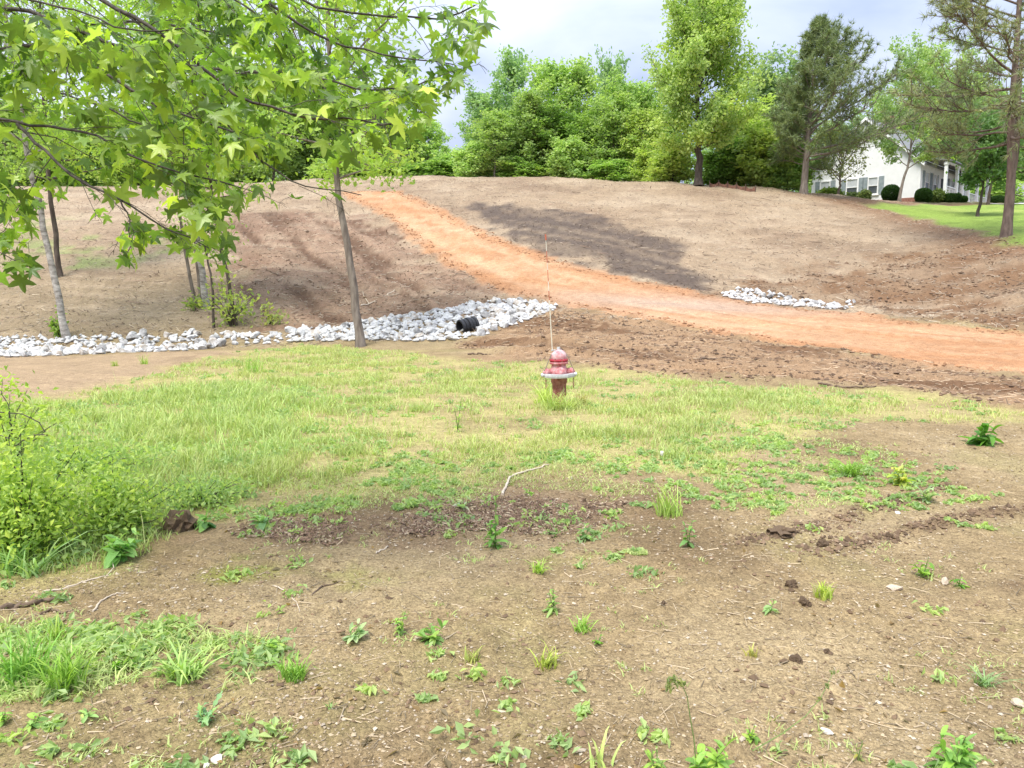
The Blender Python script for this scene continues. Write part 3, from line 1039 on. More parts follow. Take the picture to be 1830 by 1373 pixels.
# ------------------------------------------------------------------ white house
M['siding'] = mat_noise('white_clapboard', (.82, .82, .82), (.88, .88, .88), 2, .6, 0)
n_, l_ = M['siding'].node_tree.nodes, M['siding'].node_tree.links
wv_ = n_.new("ShaderNodeTexWave")
wv_.bands_direction = 'Z'
wv_.wave_profile = 'SAW'
wv_.inputs['Scale'].default_value = 3.1
tcs = n_.new("ShaderNodeTexCoord")
l_.new(tcs.outputs['Object'], wv_.inputs[0])
bps = n_.new("ShaderNodeBump")
bps.inputs['Strength'].default_value = .6
bps.inputs['Distance'].default_value = .02
l_.new(wv_.outputs[0], bps.inputs['Height'])
l_.new(bps.outputs[0], n_["Principled BSDF"].inputs['Normal'])
M['trim'] = mat_noise('white_trim', (.76, .76, .75), (.82, .82, .81), 3, .5, 0)
M['shingle'] = mat_noise('grey_shingles', (.16, .165, .175), (.27, .275, .285), 6, .9, .4, 30, stretch=(1, 1, 3))
M['shutter'] = mat_noise('grey_shutters', (.20, .24, .25), (.28, .32, .33), 5, .6, 0)
M['brickm'] = mat_noise('red_brick', (.20, .085, .06), (.36, .18, .14), 9, .9, .3)
M['glass'] = mat_noise('window_glass', (.05, .06, .07), (.10, .11, .12), 1.5, .08, 0, spec=.6)
M['door'] = mat_noise('dark_door', (.035, .04, .045), (.06, .065, .07), 3, .5, 0)
M['concrete'] = mat_noise('pale_concrete', (.50, .49, .46), (.62, .61, .58), 2, .9, .2)

HD = 69.0
hx = (1627 - CX) / F_PX * HD
hz = float(h_base(np.array([hx]), np.array([HD]))[0])
A_H = math.radians(-44)
house = thing("house", "white clapboard house with a grey roof and front porch", "house", (hx, HD, hz), A_H)
Wd, Ln, EV, RG, FN = 9.6, 14.5, 3.45, 7.7, .45      # gable width, facade length, eave, ridge, foundation


def gable_prism(x0, x1, y0, y1, z0, ze, zr):
    xm = (x0 + x1) / 2
    v = [(x0, y0, z0), (x1, y0, z0), (x1, y0, ze), (xm, y0, zr), (x0, y0, ze), (x0, y1, z0), (x1, y1, z0), (x1, y1, ze), (xm, y1, zr), (x0, y1, ze)]
    m = MB()
    m.add(v, [(0, 1, 2, 4), (6, 5, 9, 7), (0, 5, 6, 1), (1, 6, 7, 2), (5, 0, 4, 9)])
    m.add(v, [(4, 2, 3), (7, 9, 8)])
    m.add(v, [(2, 7, 8, 3), (9, 4, 3, 8)])
    return m


gable_prism(-Wd, 0, 0, Ln, FN, EV, RG).build("wall", M['siding'], house)
fm = MB()
fm.box((-Wd / 2, Ln / 2, FN / 2 - .6), (Wd + .06, Ln + .06, FN + 1.2))
fm.build("foundation", M['brickm'], house)
# roof: two slabs with overhang
rf = MB()
ov, th = .35, .16
sl = (RG - EV) / (Wd / 2)
for sgn in (-1, 1):
    xe = -Wd / 2 + sgn * (Wd / 2 + ov)
    ze = EV - sl * ov
    a = [(-Wd / 2, -ov, RG), (xe, -ov, ze), (xe, Ln + ov, ze), (-Wd / 2, Ln + ov, RG)]
    v = np.array([(p[0], p[1], p[2] + .03) for p in a] + [(p[0], p[1], p[2] + .03 + th) for p in a])
    rf.add(v, [(0, 3, 2, 1), (4, 5, 6, 7), (0, 1, 5, 4), (1, 2, 6, 5), (2, 3, 7, 6), (3, 0, 4, 7)])
roof = rf.build("roof", M['shingle'], house)
for sgn in (-1, 1):      # white rake boards on the gable
    m = MB()
    xe = -Wd / 2 + sgn * (Wd / 2 + ov)
    ze = EV - sl * ov
    p = [(-Wd / 2, -ov - .05, RG + .14), (xe, -ov - .05, ze + .14), (xe, -ov - .05, ze - .12), (-Wd / 2, -ov - .05, RG - .12)]
    v = np.array(p + [(q[0], q[1] + .045, q[2]) for q in p])
    m.add(v, [(0, 1, 2, 3), (7, 6, 5, 4), (0, 4, 5, 1), (1, 5, 6, 2), (2, 6, 7, 3)])
    m.build("rake_board", M['trim'], roof)
for x in (-Wd + .09, -.09, -Wd / 2 - .4):
    m = MB()
    m.box((x, -.03, (FN + EV) / 2), (.18, .05, EV - FN - .02))
    m.build("corner_board", M['trim'], house)


def window(parent, cx, cz, w, h, face, shutters=True, depth=0):
    """face 'y': on the gable wall (outward -y); face 'x': on the facade (outward +x)"""
    def bx(u, z, su, sz, off, t):
        m = MB()
        if face == 'y':
            m.box((u, -off, z), (su, t, sz))
        else:
            m.box((off, u, z), (t, su, sz))
        return m
    f = MB()
    for (u, z, su, sz) in ((cx - w / 2, cz, .09, h + .1), (cx + w / 2, cz, .09, h + .1)):
        q = bx(u, z, su, sz, .05, .1)
        f.add(q.v[0], q.f4[0])
    for (u, z, su, sz) in ((cx, cz + h / 2, w - .09, .1), (cx, cz - h / 2, w - .09, .1), (cx, cz, w - .09, .06)):
        q = bx(u, z, su, sz, .045, .09)
        f.add(q.v[0], q.f4[0])
    fo = f.build("window", M['trim'], parent)
    for s in (-1, 1):
        bx(cx, cz + s * h / 4, w - .1, h / 2 - .08, .02, .03).build("pane", M['glass'] if s < 0 else M['blind'], fo)
    bx(cx, cz - h / 2 - .09, w + .25, .07, .07, .14).build("sill", M['trim'], fo)
    if shutters:
        for s in (-1, 1):
            bx(cx + s * (w / 2 + .29), cz, .42, h + .08, .03, .06).build("shutter", M['shutter'], fo)


M['blind'] = mat_noise('pane_with_blind', (.42, .44, .45), (.55, .57, .58), 2, .25, 0, spec=.5)
window(house, -5.8, 1.75, 1.0, 1.5, 'y')
window(house, -3.95, 1.75, .85, 1.5, 'y')
window(house, -8.3, 1.75, .9, 1.5, 'y')
for yy in (1.6, 3.9, 8.9, 11.2):
    window(house, yy, 1.85, 1.1, 1.75, 'x')
dm = MB()
dm.box((.04, 6.4, FN + 1.05), (.08, 1.0, 2.1))
do = dm.build("door", M['door'], house)
dm = MB()
dm.box((.1, 6.05, FN + 1.0), (.05, .05, .12))
dm.build("handle", M['trim'], do)
pf = MB()
pf.box((1.05, Ln / 2 + .05, FN / 2 - .55), (2.1, Ln - .2, FN + 1.0))
pf.build("porch_floor", M['brickm'], house)
for k, yy in enumerate((.3, 3.6, 5.4, 7.4, 10.4, 14.1)):
    m = MB()
    m.box((1.9, yy, (FN + 3.2) / 2 - .02), (.24, .24, 3.2 - FN))
    m.box((1.9, yy, FN + .04), (.34, .34, .2))
    m.box((1.9, yy, 3.1), (.34, .34, .14))
    m.build("porch_column", M['trim'], house)
pr = MB()
v = np.array([(.02, .06, 3.66), (2.35, .06, 3.3), (2.35, Ln, 3.3), (.02, Ln, 3.66), (.02, .06, 3.78), (2.35, .06, 3.42), (2.35, Ln, 3.42), (.02, Ln, 3.78)])
pr.add(v, [(0, 3, 2, 1), (4, 5, 6, 7), (0, 1, 5, 4), (1, 2, 6, 5), (2, 3, 7, 6), (3, 0, 4, 7)])
pr.build("porch_roof", M['shingle'], house)
m = MB()
m.box((1.9, Ln / 2, 3.245), (.2, Ln - .3, .14))
m.build("porch_beam", M['trim'], house)
for y0, y1 in ((.5, 3.4), (7.6, 10.2), (10.6, 13.9)):
    m = MB()
    m.box((1.9, (y0 + y1) / 2, 1.28), (.06, y1 - y0, .07))
    ra = m.build("porch_rail", M['trim'], house)
    for yy in np.arange(y0 + .15, y1, .28):
        m = MB()
        m.box((1.9, yy, .84), (.035, .035, .78))
        m.build("baluster", M['trim'], ra)
m = MB()
m.box((-Wd / 2 + .2, Ln * .35, RG + .3), (.7, .7, 1.3))
m.build("chimney", M['brickm'], roof)

# garage
gx, GD = (1815 - CX) / F_PX * 84, 84.0
gz = float(h_base(np.array([gx]), np.array([GD]))[0])
gar = thing("garage", "low white garage with a grey roof behind the right pine", "garage", (gx, GD, gz), math.radians(-18))
gm = MB()
x0, x1, y0, y1, ze, zr = -2.6, 8, 0, 6, 2.0, 3.6
vv = [(x0, y0, -.5), (x1, y0, -.5), (x1, y0, ze), (x0, y0, ze), (x0, y1, -.5), (x1, y1, -.5), (x1, y1, ze), (x0, y1, ze), (x0, 3, zr - .05), (x1, 3, zr - .05)]
gm.add(vv, [(0, 1, 2, 3), (5, 4, 7, 6), (1, 5, 6, 2), (4, 0, 3, 7)])
gm.add(vv, [(3, 8, 7), (2, 6, 9)])
gm.build("wall", M['siding'], gar)
rf = MB()
for sgn in (-1, 1):
    a = [(x0 - .3, 3, zr), (x1 + .3, 3, zr), (x1 + .3, 3 + sgn * 3.4, ze - .18), (x0 - .3, 3 + sgn * 3.4, ze - .18)]
    v = np.array(a + [(p[0], p[1], p[2] + .14) for p in a])
    rf.add(v, [(0, 3, 2, 1), (4, 5, 6, 7), (0, 1, 5, 4), (1, 2, 6, 5), (2, 3, 7, 6), (3, 0, 4, 7)])
rf.build("roof", M['shingle'], gar)
m = MB()
m.box((-1.2, -.03, .95), (.9, .06, 1.9))
m.build("door", M['trim'], gar)
m = MB()
m.box((3.2, -.03, .95), (4.0, .06, 1.9))
m.build("garage_door", M['trim'], gar)
# driveway
dq = gp0(np.array([1690., 1790., 1990., 1960., 1700.]), np.array([365., 366.5, 372., 368., 362.5]))
dzz = h_base(dq[:, 0], dq[:, 1])
N = 40
us = np.linspace(0, 1, N)
pa = np.array([(38.5, 66.0), (50.5, 66.5), (60., 69.), (80., 71.)])
cx_ = np.interp(us, np.linspace(0, 1, 4), pa[:, 0])
cy_ = np.interp(us, np.linspace(0, 1, 4), pa[:, 1])
dv = []
for sgn in (-1, 0, 1):
    yy_ = cy_ + sgn * 1.6
    dv.append(np.stack([cx_, yy_, H(cx_, yy_) + .05], -1))
V = np.concatenate(dv)
i_ = np.arange(N - 1)
F = np.concatenate([np.stack([b * N + i_, b * N + i_ + 1, (b + 1) * N + i_ + 1, (b + 1) * N + i_], -1) for b in (0, 1)])
o = link("driveway", mk_mesh("driveway", V, [F], M['concrete'], True))
o['kind'] = 'structure'


# clipped shrubs by the house
def clipped(name, label, px, pyb, wpx, hpx, D, colr, square=0.0, seed=0, loose=0.0):
    g = np.random.default_rng(900 + seed)
    xw = (px - CX) / F_PX * D
    z0 = at(px, pyb, D)[2]
    zg = float(H(np.array([xw]), np.array([D]))[0])
    r, hh = wpx / F_PX * D / 2, hpx / F_PX * D
    t = thing(name, label, 'shrub', (xw, D, zg - .03), 0, "shrubs planted along the house")
    m = MB()
    for k in range(5):
        a = k * 1.256
        m.tube([(0, 0, 0), (r * .25 * math.cos(a), r * .25 * math.sin(a), hh * .3), (r * .5 * math.cos(a), r * .5 * math.sin(a), hh * .6)], [.03, .02, .01], 5)
    m.build("stems", M['bark_dark'], t)
    n = 5200
    d = nrm(g.normal(size=(n, 3)))
    if square:
        d = d / (np.abs(d) ** 5).sum(1, keepdims=True) ** (.2 * square)
    rad = (1 - .25 * g.random(n) ** 2) * (1 + loose * .5 * g.normal(size=n))
    C = d * rad[:, None] * np.array([r, r, hh / 2]) + np.array([0, 0, hh / 2])
    C[:, 2] = np.maximum(C[:, 2], .05)
    lb = MB()
    leaf_cloud(lb, C, .10 + .1 * loose, g, .3)
    c = lb.build("foliage", M['leaf'], t)
    c.color = (*colr, 1)
    c['kind'] = 'stuff'


SD = 66.0
clipped("round_shrub", "largest dark ball shaped shrub at the white gable wall", 1577, 365, 31, 31, SD, (.045, .10, .02), 0, 1)
clipped("round_shrub", "dark ball shaped shrub below the porch's first column", 1634, 366, 27, 26, SD, (.05, .11, .022), .3, 2)
clipped("loose_shrub", "loose pale green shrub between the ball shaped and box shaped ones", 1659, 366, 22, 20, SD + .5, (.19, .25, .08), 0, 3, .5)
clipped("box_shrub", "dark box shaped shrub in front of the porch steps", 1683, 367, 26, 16, SD, (.05, .11, .022), 1, 4)
clipped("small_shrub", "small green shrub right of the box shaped one", 1703, 367, 15, 12, SD, (.07, .15, .03), .3, 5)
clipped("box_shrub", "dark box shaped shrub near the garage", 1763, 365, 23, 17, 72, (.045, .10, .022), .7, 6)
clipped("loose_shrub", "pale small shrub at the foot of the gable wall", 1532, 366, 14, 14, 64, (.20, .25, .09), 0, 7, .5)
clipped("loose_shrub", "grey green low shrub left along the gable wall", 1512, 363, 22, 12, 65, (.11, .15, .06), 0, 8, .4)
clipped("loose_shrub", "low weedy shrub at the gable wall's left end", 1470, 358, 30, 14, 60, (.17, .24, .05), 0, 9, .6)

# yard trees
g = np.random.default_rng(60)


def yard(name, label, px, pyb, D, top, wpx, colr, seed, c0, lean=0, tm='bark', nl=6000, ls=.16, r0=.11, multi=0, dens=1.0):
    xw = (px - CX) / F_PX * D
    zb = float(H(np.array([xw]), np.array([D]))[0])
    zt = at(px, top, D)[2]
    hh = zt - zb
    wm = wpx / F_PX * D / 2
    p = np.array([(0, 0, -.1), (lean * .15, 0, hh * .15), (lean * .5, 0, hh * .3), (lean * .8, 0, hh * .6), (lean, 0, hh * .93)])
    ms = tree(seed, p, r0, .02, c0, lambda h: wm * (math.sin(math.pi * (h * .75 + .22)) ** .7), 26, 6, nl, ls, .22, (28, 62), .2, tm, 8, .5)
    return put_tree(name, label, ms, (xw, D, zb), 1, 0, colr)


yard("small_tree", "small multi branched tree with brownish leaves before the gable wall", 1485, 352, 57, 258, 105, (.22, .24, .09), 61, .30, .1, 'bark_dark', 2200, .14, .11)
yard("yard_tree", "slender leaning tree with airy pale crown before the porch", 1592, 362, 60, 135, 150, (.40, .52, .24), 62, .27, 1.0, 'bark', 11000, .17, .13)
yard("yard_tree", "small dark crowned tree standing on the lawn", 1731, 388, 45, 255, 105, (.17, .28, .10), 63, .42, .3, 'bark_dark', 8000, .15, .11)
yard("yard_tree", "dark tree on the lawn behind the small dark crowned one", 1748, 367, 62, 235, 100, (.18, .29, .11), 64, .42, .3, 'bark_dark', 7000, .17, .14)
yard("yard_tree", "pale green tree between the porch and the right pine", 1690, 366, 76, 150, 130, (.38, .50, .22), 65, .4, 0, 'bark', 8000, .19, .12)

# sagging silt fence on the crest
sf = thing("silt_fence", "low sagging red brown silt fence on the crest right of the oak", "fence")
pxs = np.array([1268, 1284, 1300, 1316, 1332, 1350])
fp = gp(pxs, np.array([333.5, 334.5, 336.5, 338.5, 340, 342]))
M['silt'] = mat_noise('red_brown_fabric', (.11, .055, .038), (.18, .09, .06), 6, .9, .3)
for k in range(6):
    m = MB()
    m.box(fp[k] + np.array([0, 0, .1]), (.04, .04, .62))
    m.build("stake", M['bark_dark'], sf)
    if k < 5:
        v = []
        for q in np.linspace(0, 1, 9):
            b = fp[k] * (1 - q) + fp[k + 1] * q
            zg = float(H(np.array([b[0]]), np.array([b[1]]))[0])
            top = zg + .30 - .16 * math.sin(math.pi * q) + .03 * random.random()
            for z in (zg - .08, top):
                for off in (-.028, -.04):
                    v.append((b[0], b[1] + off + .05 * math.sin(q * 9), z))
        F = []
        for q in range(8):
            a, b = q * 4, q * 4 + 4
            F += [(a, b, b + 2, a + 2), (a + 1, a + 3, b + 3, b + 1), (a + 2, b + 2, b + 3, a + 3)]
        MB().add(v, F).build("fabric", M['silt'], sf, True)

# ------------------------------------------------------------------ young trees along the ditch
BRP = lambda s: (lambda h: s * (math.sin(math.pi * (h * .8 + .18)) ** .7))
YT = [
    ("birch_tree", "pale barked birch leaning left beside the ditch rocks", [(122, 606), (110, 540), (97, 480), (85, 420), (74, 360), (60, 280), (40, 150), (15, 0), (0, -130)], .105, .035, .45, 2.6, 8500, 'bark_pale', (.44, .60, .14), None),
    ("young_tree", "darker trunk standing behind the leaning birch", [(108, 496), (100, 440), (90, 385), (80, 300), (70, 150), (62, 0)], .105, .035, .35, 2.6, 6000, 'bark_dark', (.44, .60, .14), None),
    ("young_tree", "thin grey stem, leftmost of the clump of three trunks", [(352, 548), (340, 490), (326, 400), (312, 300), (300, 150), (292, 20)], .06, .022, .45, 2.0, 3500, 'bark', (.44, .60, .14), None),
    ("young_tree", "middle grey stem of the clump of three trunks", [(360, 549), (354, 500), (346, 420), (338, 300), (334, 150), (330, 0)], .07, .022, .45, 2.0, 3500, 'bark', (.44, .60, .14), None),
    ("birch_tree", "white trunk, rightmost and thickest of the clump of three", [(368, 547), (362, 490), (352, 420), (342, 300), (336, 150), (328, -40)], .115, .03, .42, 2.6, 6500, 'bark_pale', (.44, .60, .14), None),
    ("sapling", "crooked thin black stemmed sapling in front of the clump of trunks", [(381, 588), (380, 545), (373, 495), (364, 455), (354, 400), (346, 330)], .045, .012, .5, .9, 700, 'bark_dark', (.44, .60, .14), None),
    ("young_tree", "thin dark rough trunk right of the clump, leaning left", [(421, 582), (413, 515), (400, 462), (389, 400), (381, 345), (374, 250), (368, 120), (362, 10)], .06, .022, .42, 2.0, 4200, 'bark_dark', (.44, .60, .14), None),
    ("young_tree", "slender grey barked tree at the ditch, alone before the dirt road", [(645, 622), (638, 570), (630, 510), (617, 430), (603, 360), (597, 290), (590, 200), (583, 80), (574, -70)], .125, .035, .44, 2.5, 7500, 'bark', (.44, .60, .14), None),
]
for k, (nm, lab, pts, r0, r1, c0, wd, nl, bk, colr, _) in enumerate(YT):
    b = gp(*pts[0])
    a = np.array(pts, float)
    w = at(a[:, 0], a[:, 1], np.full(len(a), b[1]))
    w[:, 1] += np.linspace(0, .8, len(a)) * (1 if k % 2 else -1) * .4
    p = w - b
    p[0, 2] -= .15
    ms = tree(400 + k, p, r0, r1, c0, BRP(wd), 24, 6, int(nl * .8), .11, .24, (10, 55), .1, bk, 9, .5)
    put_tree(nm, lab, ms, b, 1, 0, colr, "young trees along the ditch")


def brush(name, label, px, py, wpx, hpx, n, ls, colr, seed, cat='shrub', nst=12, stemc='twig', grp=None, up=.5):
    """a loose low shrub: splayed stems with small leaves along them"""
    g = np.random.default_rng(seed)
    b = gp(px, py)
    D = b[1]
    r, hh = wpx / F_PX * D / 2, hpx / F_PX * D
    t = thing(name, label, cat, b, 0, grp)
    m = MB()
    S = []
    for k in range(nst):
        az, q = g.random() * 6.28, g.random() ** .5
        e = np.array([math.cos(az) * r * q, math.sin(az) * r * q, hh * (1.05 - .45 * q * q) * (.45 + .7 * g.random())])
        p = np.array([e * np.array([s ** 1.3, s ** 1.3, s ** .8]) for s in np.linspace(0, 1, 6)]) + np.cumsum(g.normal(size=(6, 3)) * .03 * hh, 0) * np.linspace(0, 1, 6)[:, None]
        p[0, 2] = -.03
        m.tube(p, np.linspace(.012, .003, 6) * max(.5, hh), 4, False)
        S.append(p)
    m.build("stems", M[stemc], t)
    S = np.array(S)
    i = g.integers(0, nst, n)
    q = (.15 + .85 * g.random(n) ** .6) * 4.999
    k = q.astype(int)
    C = S[i, k] + (S[i, k + 1] - S[i, k]) * (q - k)[:, None] + g.normal(size=(n, 3)) * np.array([r, r, hh * .8]) * .2
    C[:, 2] = np.maximum(C[:, 2], .01)
    lb = MB()
    leaf_cloud(lb, C, ls * (.6 + .8 * g.random(n)), g, up, None, 1.6)
    c = lb.build("leaves", M['leaf'], t)
    c.color = (*colr, 1)
    c['kind'] = 'stuff'
    return t


brush("undergrowth_shrub", "yellow green undergrowth round the thin dark trunk by the ditch", 412, 585, 95, 85, 420, .085, (.42, .50, .14), 501)
brush("undergrowth_shrub", "small green shoots at the birch's foot", 106, 602, 30, 45, 160, .08, (.32, .46, .1), 502)
brush("undergrowth_shrub", "sparse yellowish sprigs on the bank right of the thin dark trunk", 482, 580, 60, 35, 130, .085, (.42, .46, .16), 503)
brush("undergrowth_shrub", "leafy sprigs at the foot of the clump of three trunks", 350, 556, 50, 25, 120, .08, (.36, .45, .12), 504)

# ------------------------------------------------------------------ sweetgum overhanging from the left
gS = np.random.default_rng(31)
SB = np.array([-4.3, 4.1, 0.0])
SB[2] = float(H(np.array([SB[0]]), np.array([SB[1]]))[0])
gum = thing("sweetgum_tree", "sweetgum with star shaped leaves reaching in from the upper left", "tree", SB)
tp_ = np.array([(0, 0, -.1), (.03, .02, 1.2), (-.02, .05, 2.4), (.05, .03, 3.6), (.02, .1, 5.0), (.0, .1, 6.6)])
m = MB()
m.tube(tp_, [.17, .14, .125, .105, .075, .03], 12)
m.build("trunk", M['bark'], gum, True)
BR = [  # frame points with distance, root height on the trunk, radius
    ([(-260, 120, 4.1), (0, 88, 4.0), (65, 78, 3.9), (134, 103, 3.85), (184, 132, 3.8), (218, 147, 3.75), (268, 184, 3.7), (344, 212, 3.7), (420, 235, 3.7)], 2.4, .022),
    ([(-200, 0, 4.4), (60, 20, 4.3), (172, 69, 4.3), (245, 98, 4.2), (314, 115, 4.2), (383, 126, 4.2), (470, 134, 4.2), (575, 140, 4.1), (650, 160, 4.1), (715, 161, 4.1), (760, 148, 4.1)], 2.8, .02),
    ([(-150, -130, 4.0), (100, -40, 3.9), (237, 31, 3.8), (291, 57, 3.8), (329, 92, 3.7), (375, 130, 3.7), (421, 172, 3.7), (478, 191, 3.7), (560, 215, 3.7), (613, 208, 3.8), (674, 226, 3.8), (720, 224, 3.8)], 3.0, .022),
    ([(-250, 200, 3.9), (0, 212, 3.8), (38, 222, 3.8), (107, 231, 3.7), (172, 237, 3.7), (207, 260, 3.6), (260, 291, 3.6), (325, 310, 3.6), (379, 325, 3.6), (430, 335, 3.6)], 2.0, .016),
    ([(31, 222, 3.75), (76, 264, 3.6), (111, 298, 3.55), (161, 333, 3.5), (214, 356, 3.5), (268, 390, 3.5), (298, 413, 3.5), (345, 425, 3.5), (372, 445, 3.5)], None, .010),
    ([(300, 115, 4.2), (380, 180, 4.1), (420, 245, 4.0), (470, 294, 4.0), (499, 315, 4.0), (546, 338, 3.9), (575, 342, 3.9), (621, 335, 3.9), (645, 350, 3.9)], None, .009),
    ([(-150, -220, 4.6), (200, -120, 4.5), (420, -40, 4.4), (560, 10, 4.3), (680, 30, 4.3), (770, 32, 4.3), (814, 29, 4.3), (850, 12, 4.3)], 3.3, .022),
    ([(420, -40, 4.4), (520, 40, 4.4), (600, 80, 4.4), (680, 95, 4.3), (760, 110, 4.3), (815, 115, 4.3)], None, .011),
    ([(-200, 300, 4.6), (-40, 290, 4.5), (20, 320, 4.4), (60, 350, 4.4)], 1.9, .010),
    ([(-160, 60, 5.2), (80, 50, 5.2), (250, 40, 5.2), (400, 60, 5.1), (500, 90, 5.1), (600, 120, 5.1)], 3.0, .018),
    ([(-160, 150, 5.3), (60, 150, 5.2), (180, 190, 5.1), (300, 250, 5.0), (400, 280, 5.0)], 2.4, .016),
    ([(214, 356, 3.5), (228, 390, 3.5), (238, 420, 3.5), (230, 450, 3.5)], None, .005),
    ([(-170, 400, 3.6), (-30, 440, 3.5), (10, 455, 3.5), (35, 470, 3.5)], 1.6, .007),
    ([(-120, -60, 3.4), (60, 0, 3.4), (160, 30, 3.3), (240, 60, 3.3), (330, 50, 3.3)], 2.6, .013),
    ([(100, -200, 4.8), (300, -80, 4.7), (450, 20, 4.7), (520, 90, 4.7), (560, 150, 4.6), (610, 170, 4.6)], 3.6, .016),
]
ALLOW = np.array([(-900, -900), (1000, -900), (880, -60), (882, 30), (850, 60), (845, 140), (805, 165), (745, 235), (700, 275), (655, 300), (660, 375), (560, 372), (520, 360), (450, 352), (405, 430), (402, 480),
                  (370, 475), (340, 440), (300, 445), (255, 420), (243, 470), (215, 470), (205, 400), (150, 355), (110, 345), (70, 380), (50, 420), (55, 500), (0, 515), (-900, 520)], float)
leafP, leafD, leafN, leafS = [], [], [], []
for pts, root, rad in BR:
    a = np.array(pts, float)
    w = at(a[:, 0], a[:, 1], a[:, 2])
    if root is not None:
        base = SB + np.array([.03, .05, root])
        w = np.vstack([base, base * .55 + w[0] * .45 + np.array([0, 0, .12]), w])
    seg = np.concatenate([[0], np.cumsum(np.linalg.norm(np.diff(w, axis=0), axis=1))])
    n = max(8, int(seg[-1] / .09))
    ts = np.linspace(0, seg[-1], n)
    P = np.stack([np.interp(ts, seg, w[:, k]) for k in range(3)], -1)
    P[1:-1] = (P[:-2] + 2 * P[1:-1] + P[2:]) / 4
    P[1:] += gS.normal(size=(n - 1, 3)) * .006
    R = np.linspace(rad * .85, rad * .14 + .001, n)
    bm_ = MB()
    bm_.tube(P - SB, R, 7)
    tw = []
    s = seg[2] if root is not None else .1
    k = 0
    while s < seg[-1]:
        p0 = np.array([np.interp(s, seg, w[:, c]) for c in range(3)])
        j = min(n - 2, int(s / seg[-1] * (n - 1)))
        T = nrm(P[j + 1] - P[j])
        side = nrm(np.cross(T, np.array([0, 0, 1.0]))) * (1 if k % 2 else -1)
        d = nrm(T * (.5 + .3 * gS.random()) + side * (.5 + .4 * gS.random()) + gS.normal(size=3) * .35 + np.array([0, 0, -.12]))
        L = .16 + .34 * gS.random()
        B = bez(p0, d, L, gS, (0, 0, -.15), 5, .1)
        pxx, pyy, dep = to_pix(B[-1])
        tw.append((B, max(.0016, R[j] * .35)))
        s += .06 + .055 * gS.random()
        k += 1
    tw.append((P[-5:], R[-1]))
    bo = bm_.build("branch", M['twig'], gum, True)
    tm_ = MB()
    any_t = False
    for B, rt in tw:
        px_, py_, _ = to_pix(B)
        ok = sdist(ALLOW, px_, py_)
        nk = int((ok > -12).sum())
        if nk < 3 or (py_[-1] > 250 and gS.random() < .3):
            continue
        B = B[:nk] if (ok[:nk] > -12).all() else B[:3]
        tm_.tube(B - SB, np.linspace(rt, .001, len(B)), 4, False)
        any_t = True
        Lb = np.linalg.norm(B[-1] - B[0])
        nl = 3 + int(Lb / .04)
        for q in range(nl):
            u = 1 - .8 * (q / nl) * gS.random() if q > 2 else 1.0
            f = u * (len(B) - 1)
            i0 = min(len(B) - 2, int(f))
            p = B[i0] + (B[i0 + 1] - B[i0]) * (f - i0)
            T = nrm(B[i0 + 1] - B[i0])
            d = nrm(T * .5 + gS.normal(size=3) * .75 + np.array([0, 0, -.35]))
            pe = p + d * (.025 + .04 * gS.random())
            tm_.tube(np.array([p, (p + pe) / 2 + np.array([0, 0, .004]), pe]) - SB, [.0011, .001, .0008], 3, False)
            nn = nrm(np.array([0, 0, .75]) + gS.normal(size=3) * .55)
            d2 = nrm(d - nn * (d @ nn) * .8 + np.array([0, 0, -.35]))
            leafP.append(pe)
            leafD.append(d2)
            leafN.append(nn)
            leafS.append(.045 + .075 * gS.random())
    if any_t:
        tm_.build("twigs", M['twig'], bo)['kind'] = 'stuff'
leafP, leafD, leafN, leafS = map(np.array, (leafP, leafD, leafN, leafS))
px_, py_, dp_ = to_pix(leafP + leafD * leafS[:, None] * .5)
keep = (sdist(ALLOW, px_, py_) > -6) & (leafP[:, 1] > 1.5)
leafP, leafD, leafN, leafS, px_, py_, dp_ = [a[keep] for a in (leafP, leafD, leafN, leafS, px_, py_, dp_)]


def star_leaf(seed):
    """five pointed sweetgum leaf, base at the origin, tip along +y, one unit long"""
    g = np.random.default_rng(seed)
    c = np.array([0, .36])
    out = []
    lobes = [(-128, .46), (-64, .60), (0, .64), (64, .60), (128, .46)]
    for i, (a, r) in enumerate(lobes):
        r *= 1 + g.normal() * .06
        a += g.normal() * 3
        for da, rr in ((-24, .50), (-11, .76), (0, 1.0), (11, .76), (24, .50)):
            th = math.radians(a + da)
            out.append(c + r * rr * np.array([math.sin(th), math.cos(th)]))
        if i < 4:
            th = math.radians((a + lobes[i + 1][0]) / 2)
            out.append(c + .265 * np.array([math.sin(th), math.cos(th)]))
    out.append(np.array([0, .06]))
    out = np.array(out)
    v = np.vstack([c, out])
    rr = np.linalg.norm(v - c, axis=1)
    cu = .1 + .6 * g.random()
    z = -cu * rr ** 2 + (g.random() * .5 - .1) * np.abs(v[:, 0]) + g.normal() * .2 * v[:, 0] * (v[:, 1] - .3) + g.normal(size=len(v)) * .012 - .12 * np.maximum(v[:, 1] - .4, 0) ** 1.5
    v3 = np.column_stack([v, z])
    k = np.arange(1, len(out) + 1)
    f = np.stack([np.zeros_like(k), np.roll(k, -1), k], -1)
    return v3, f


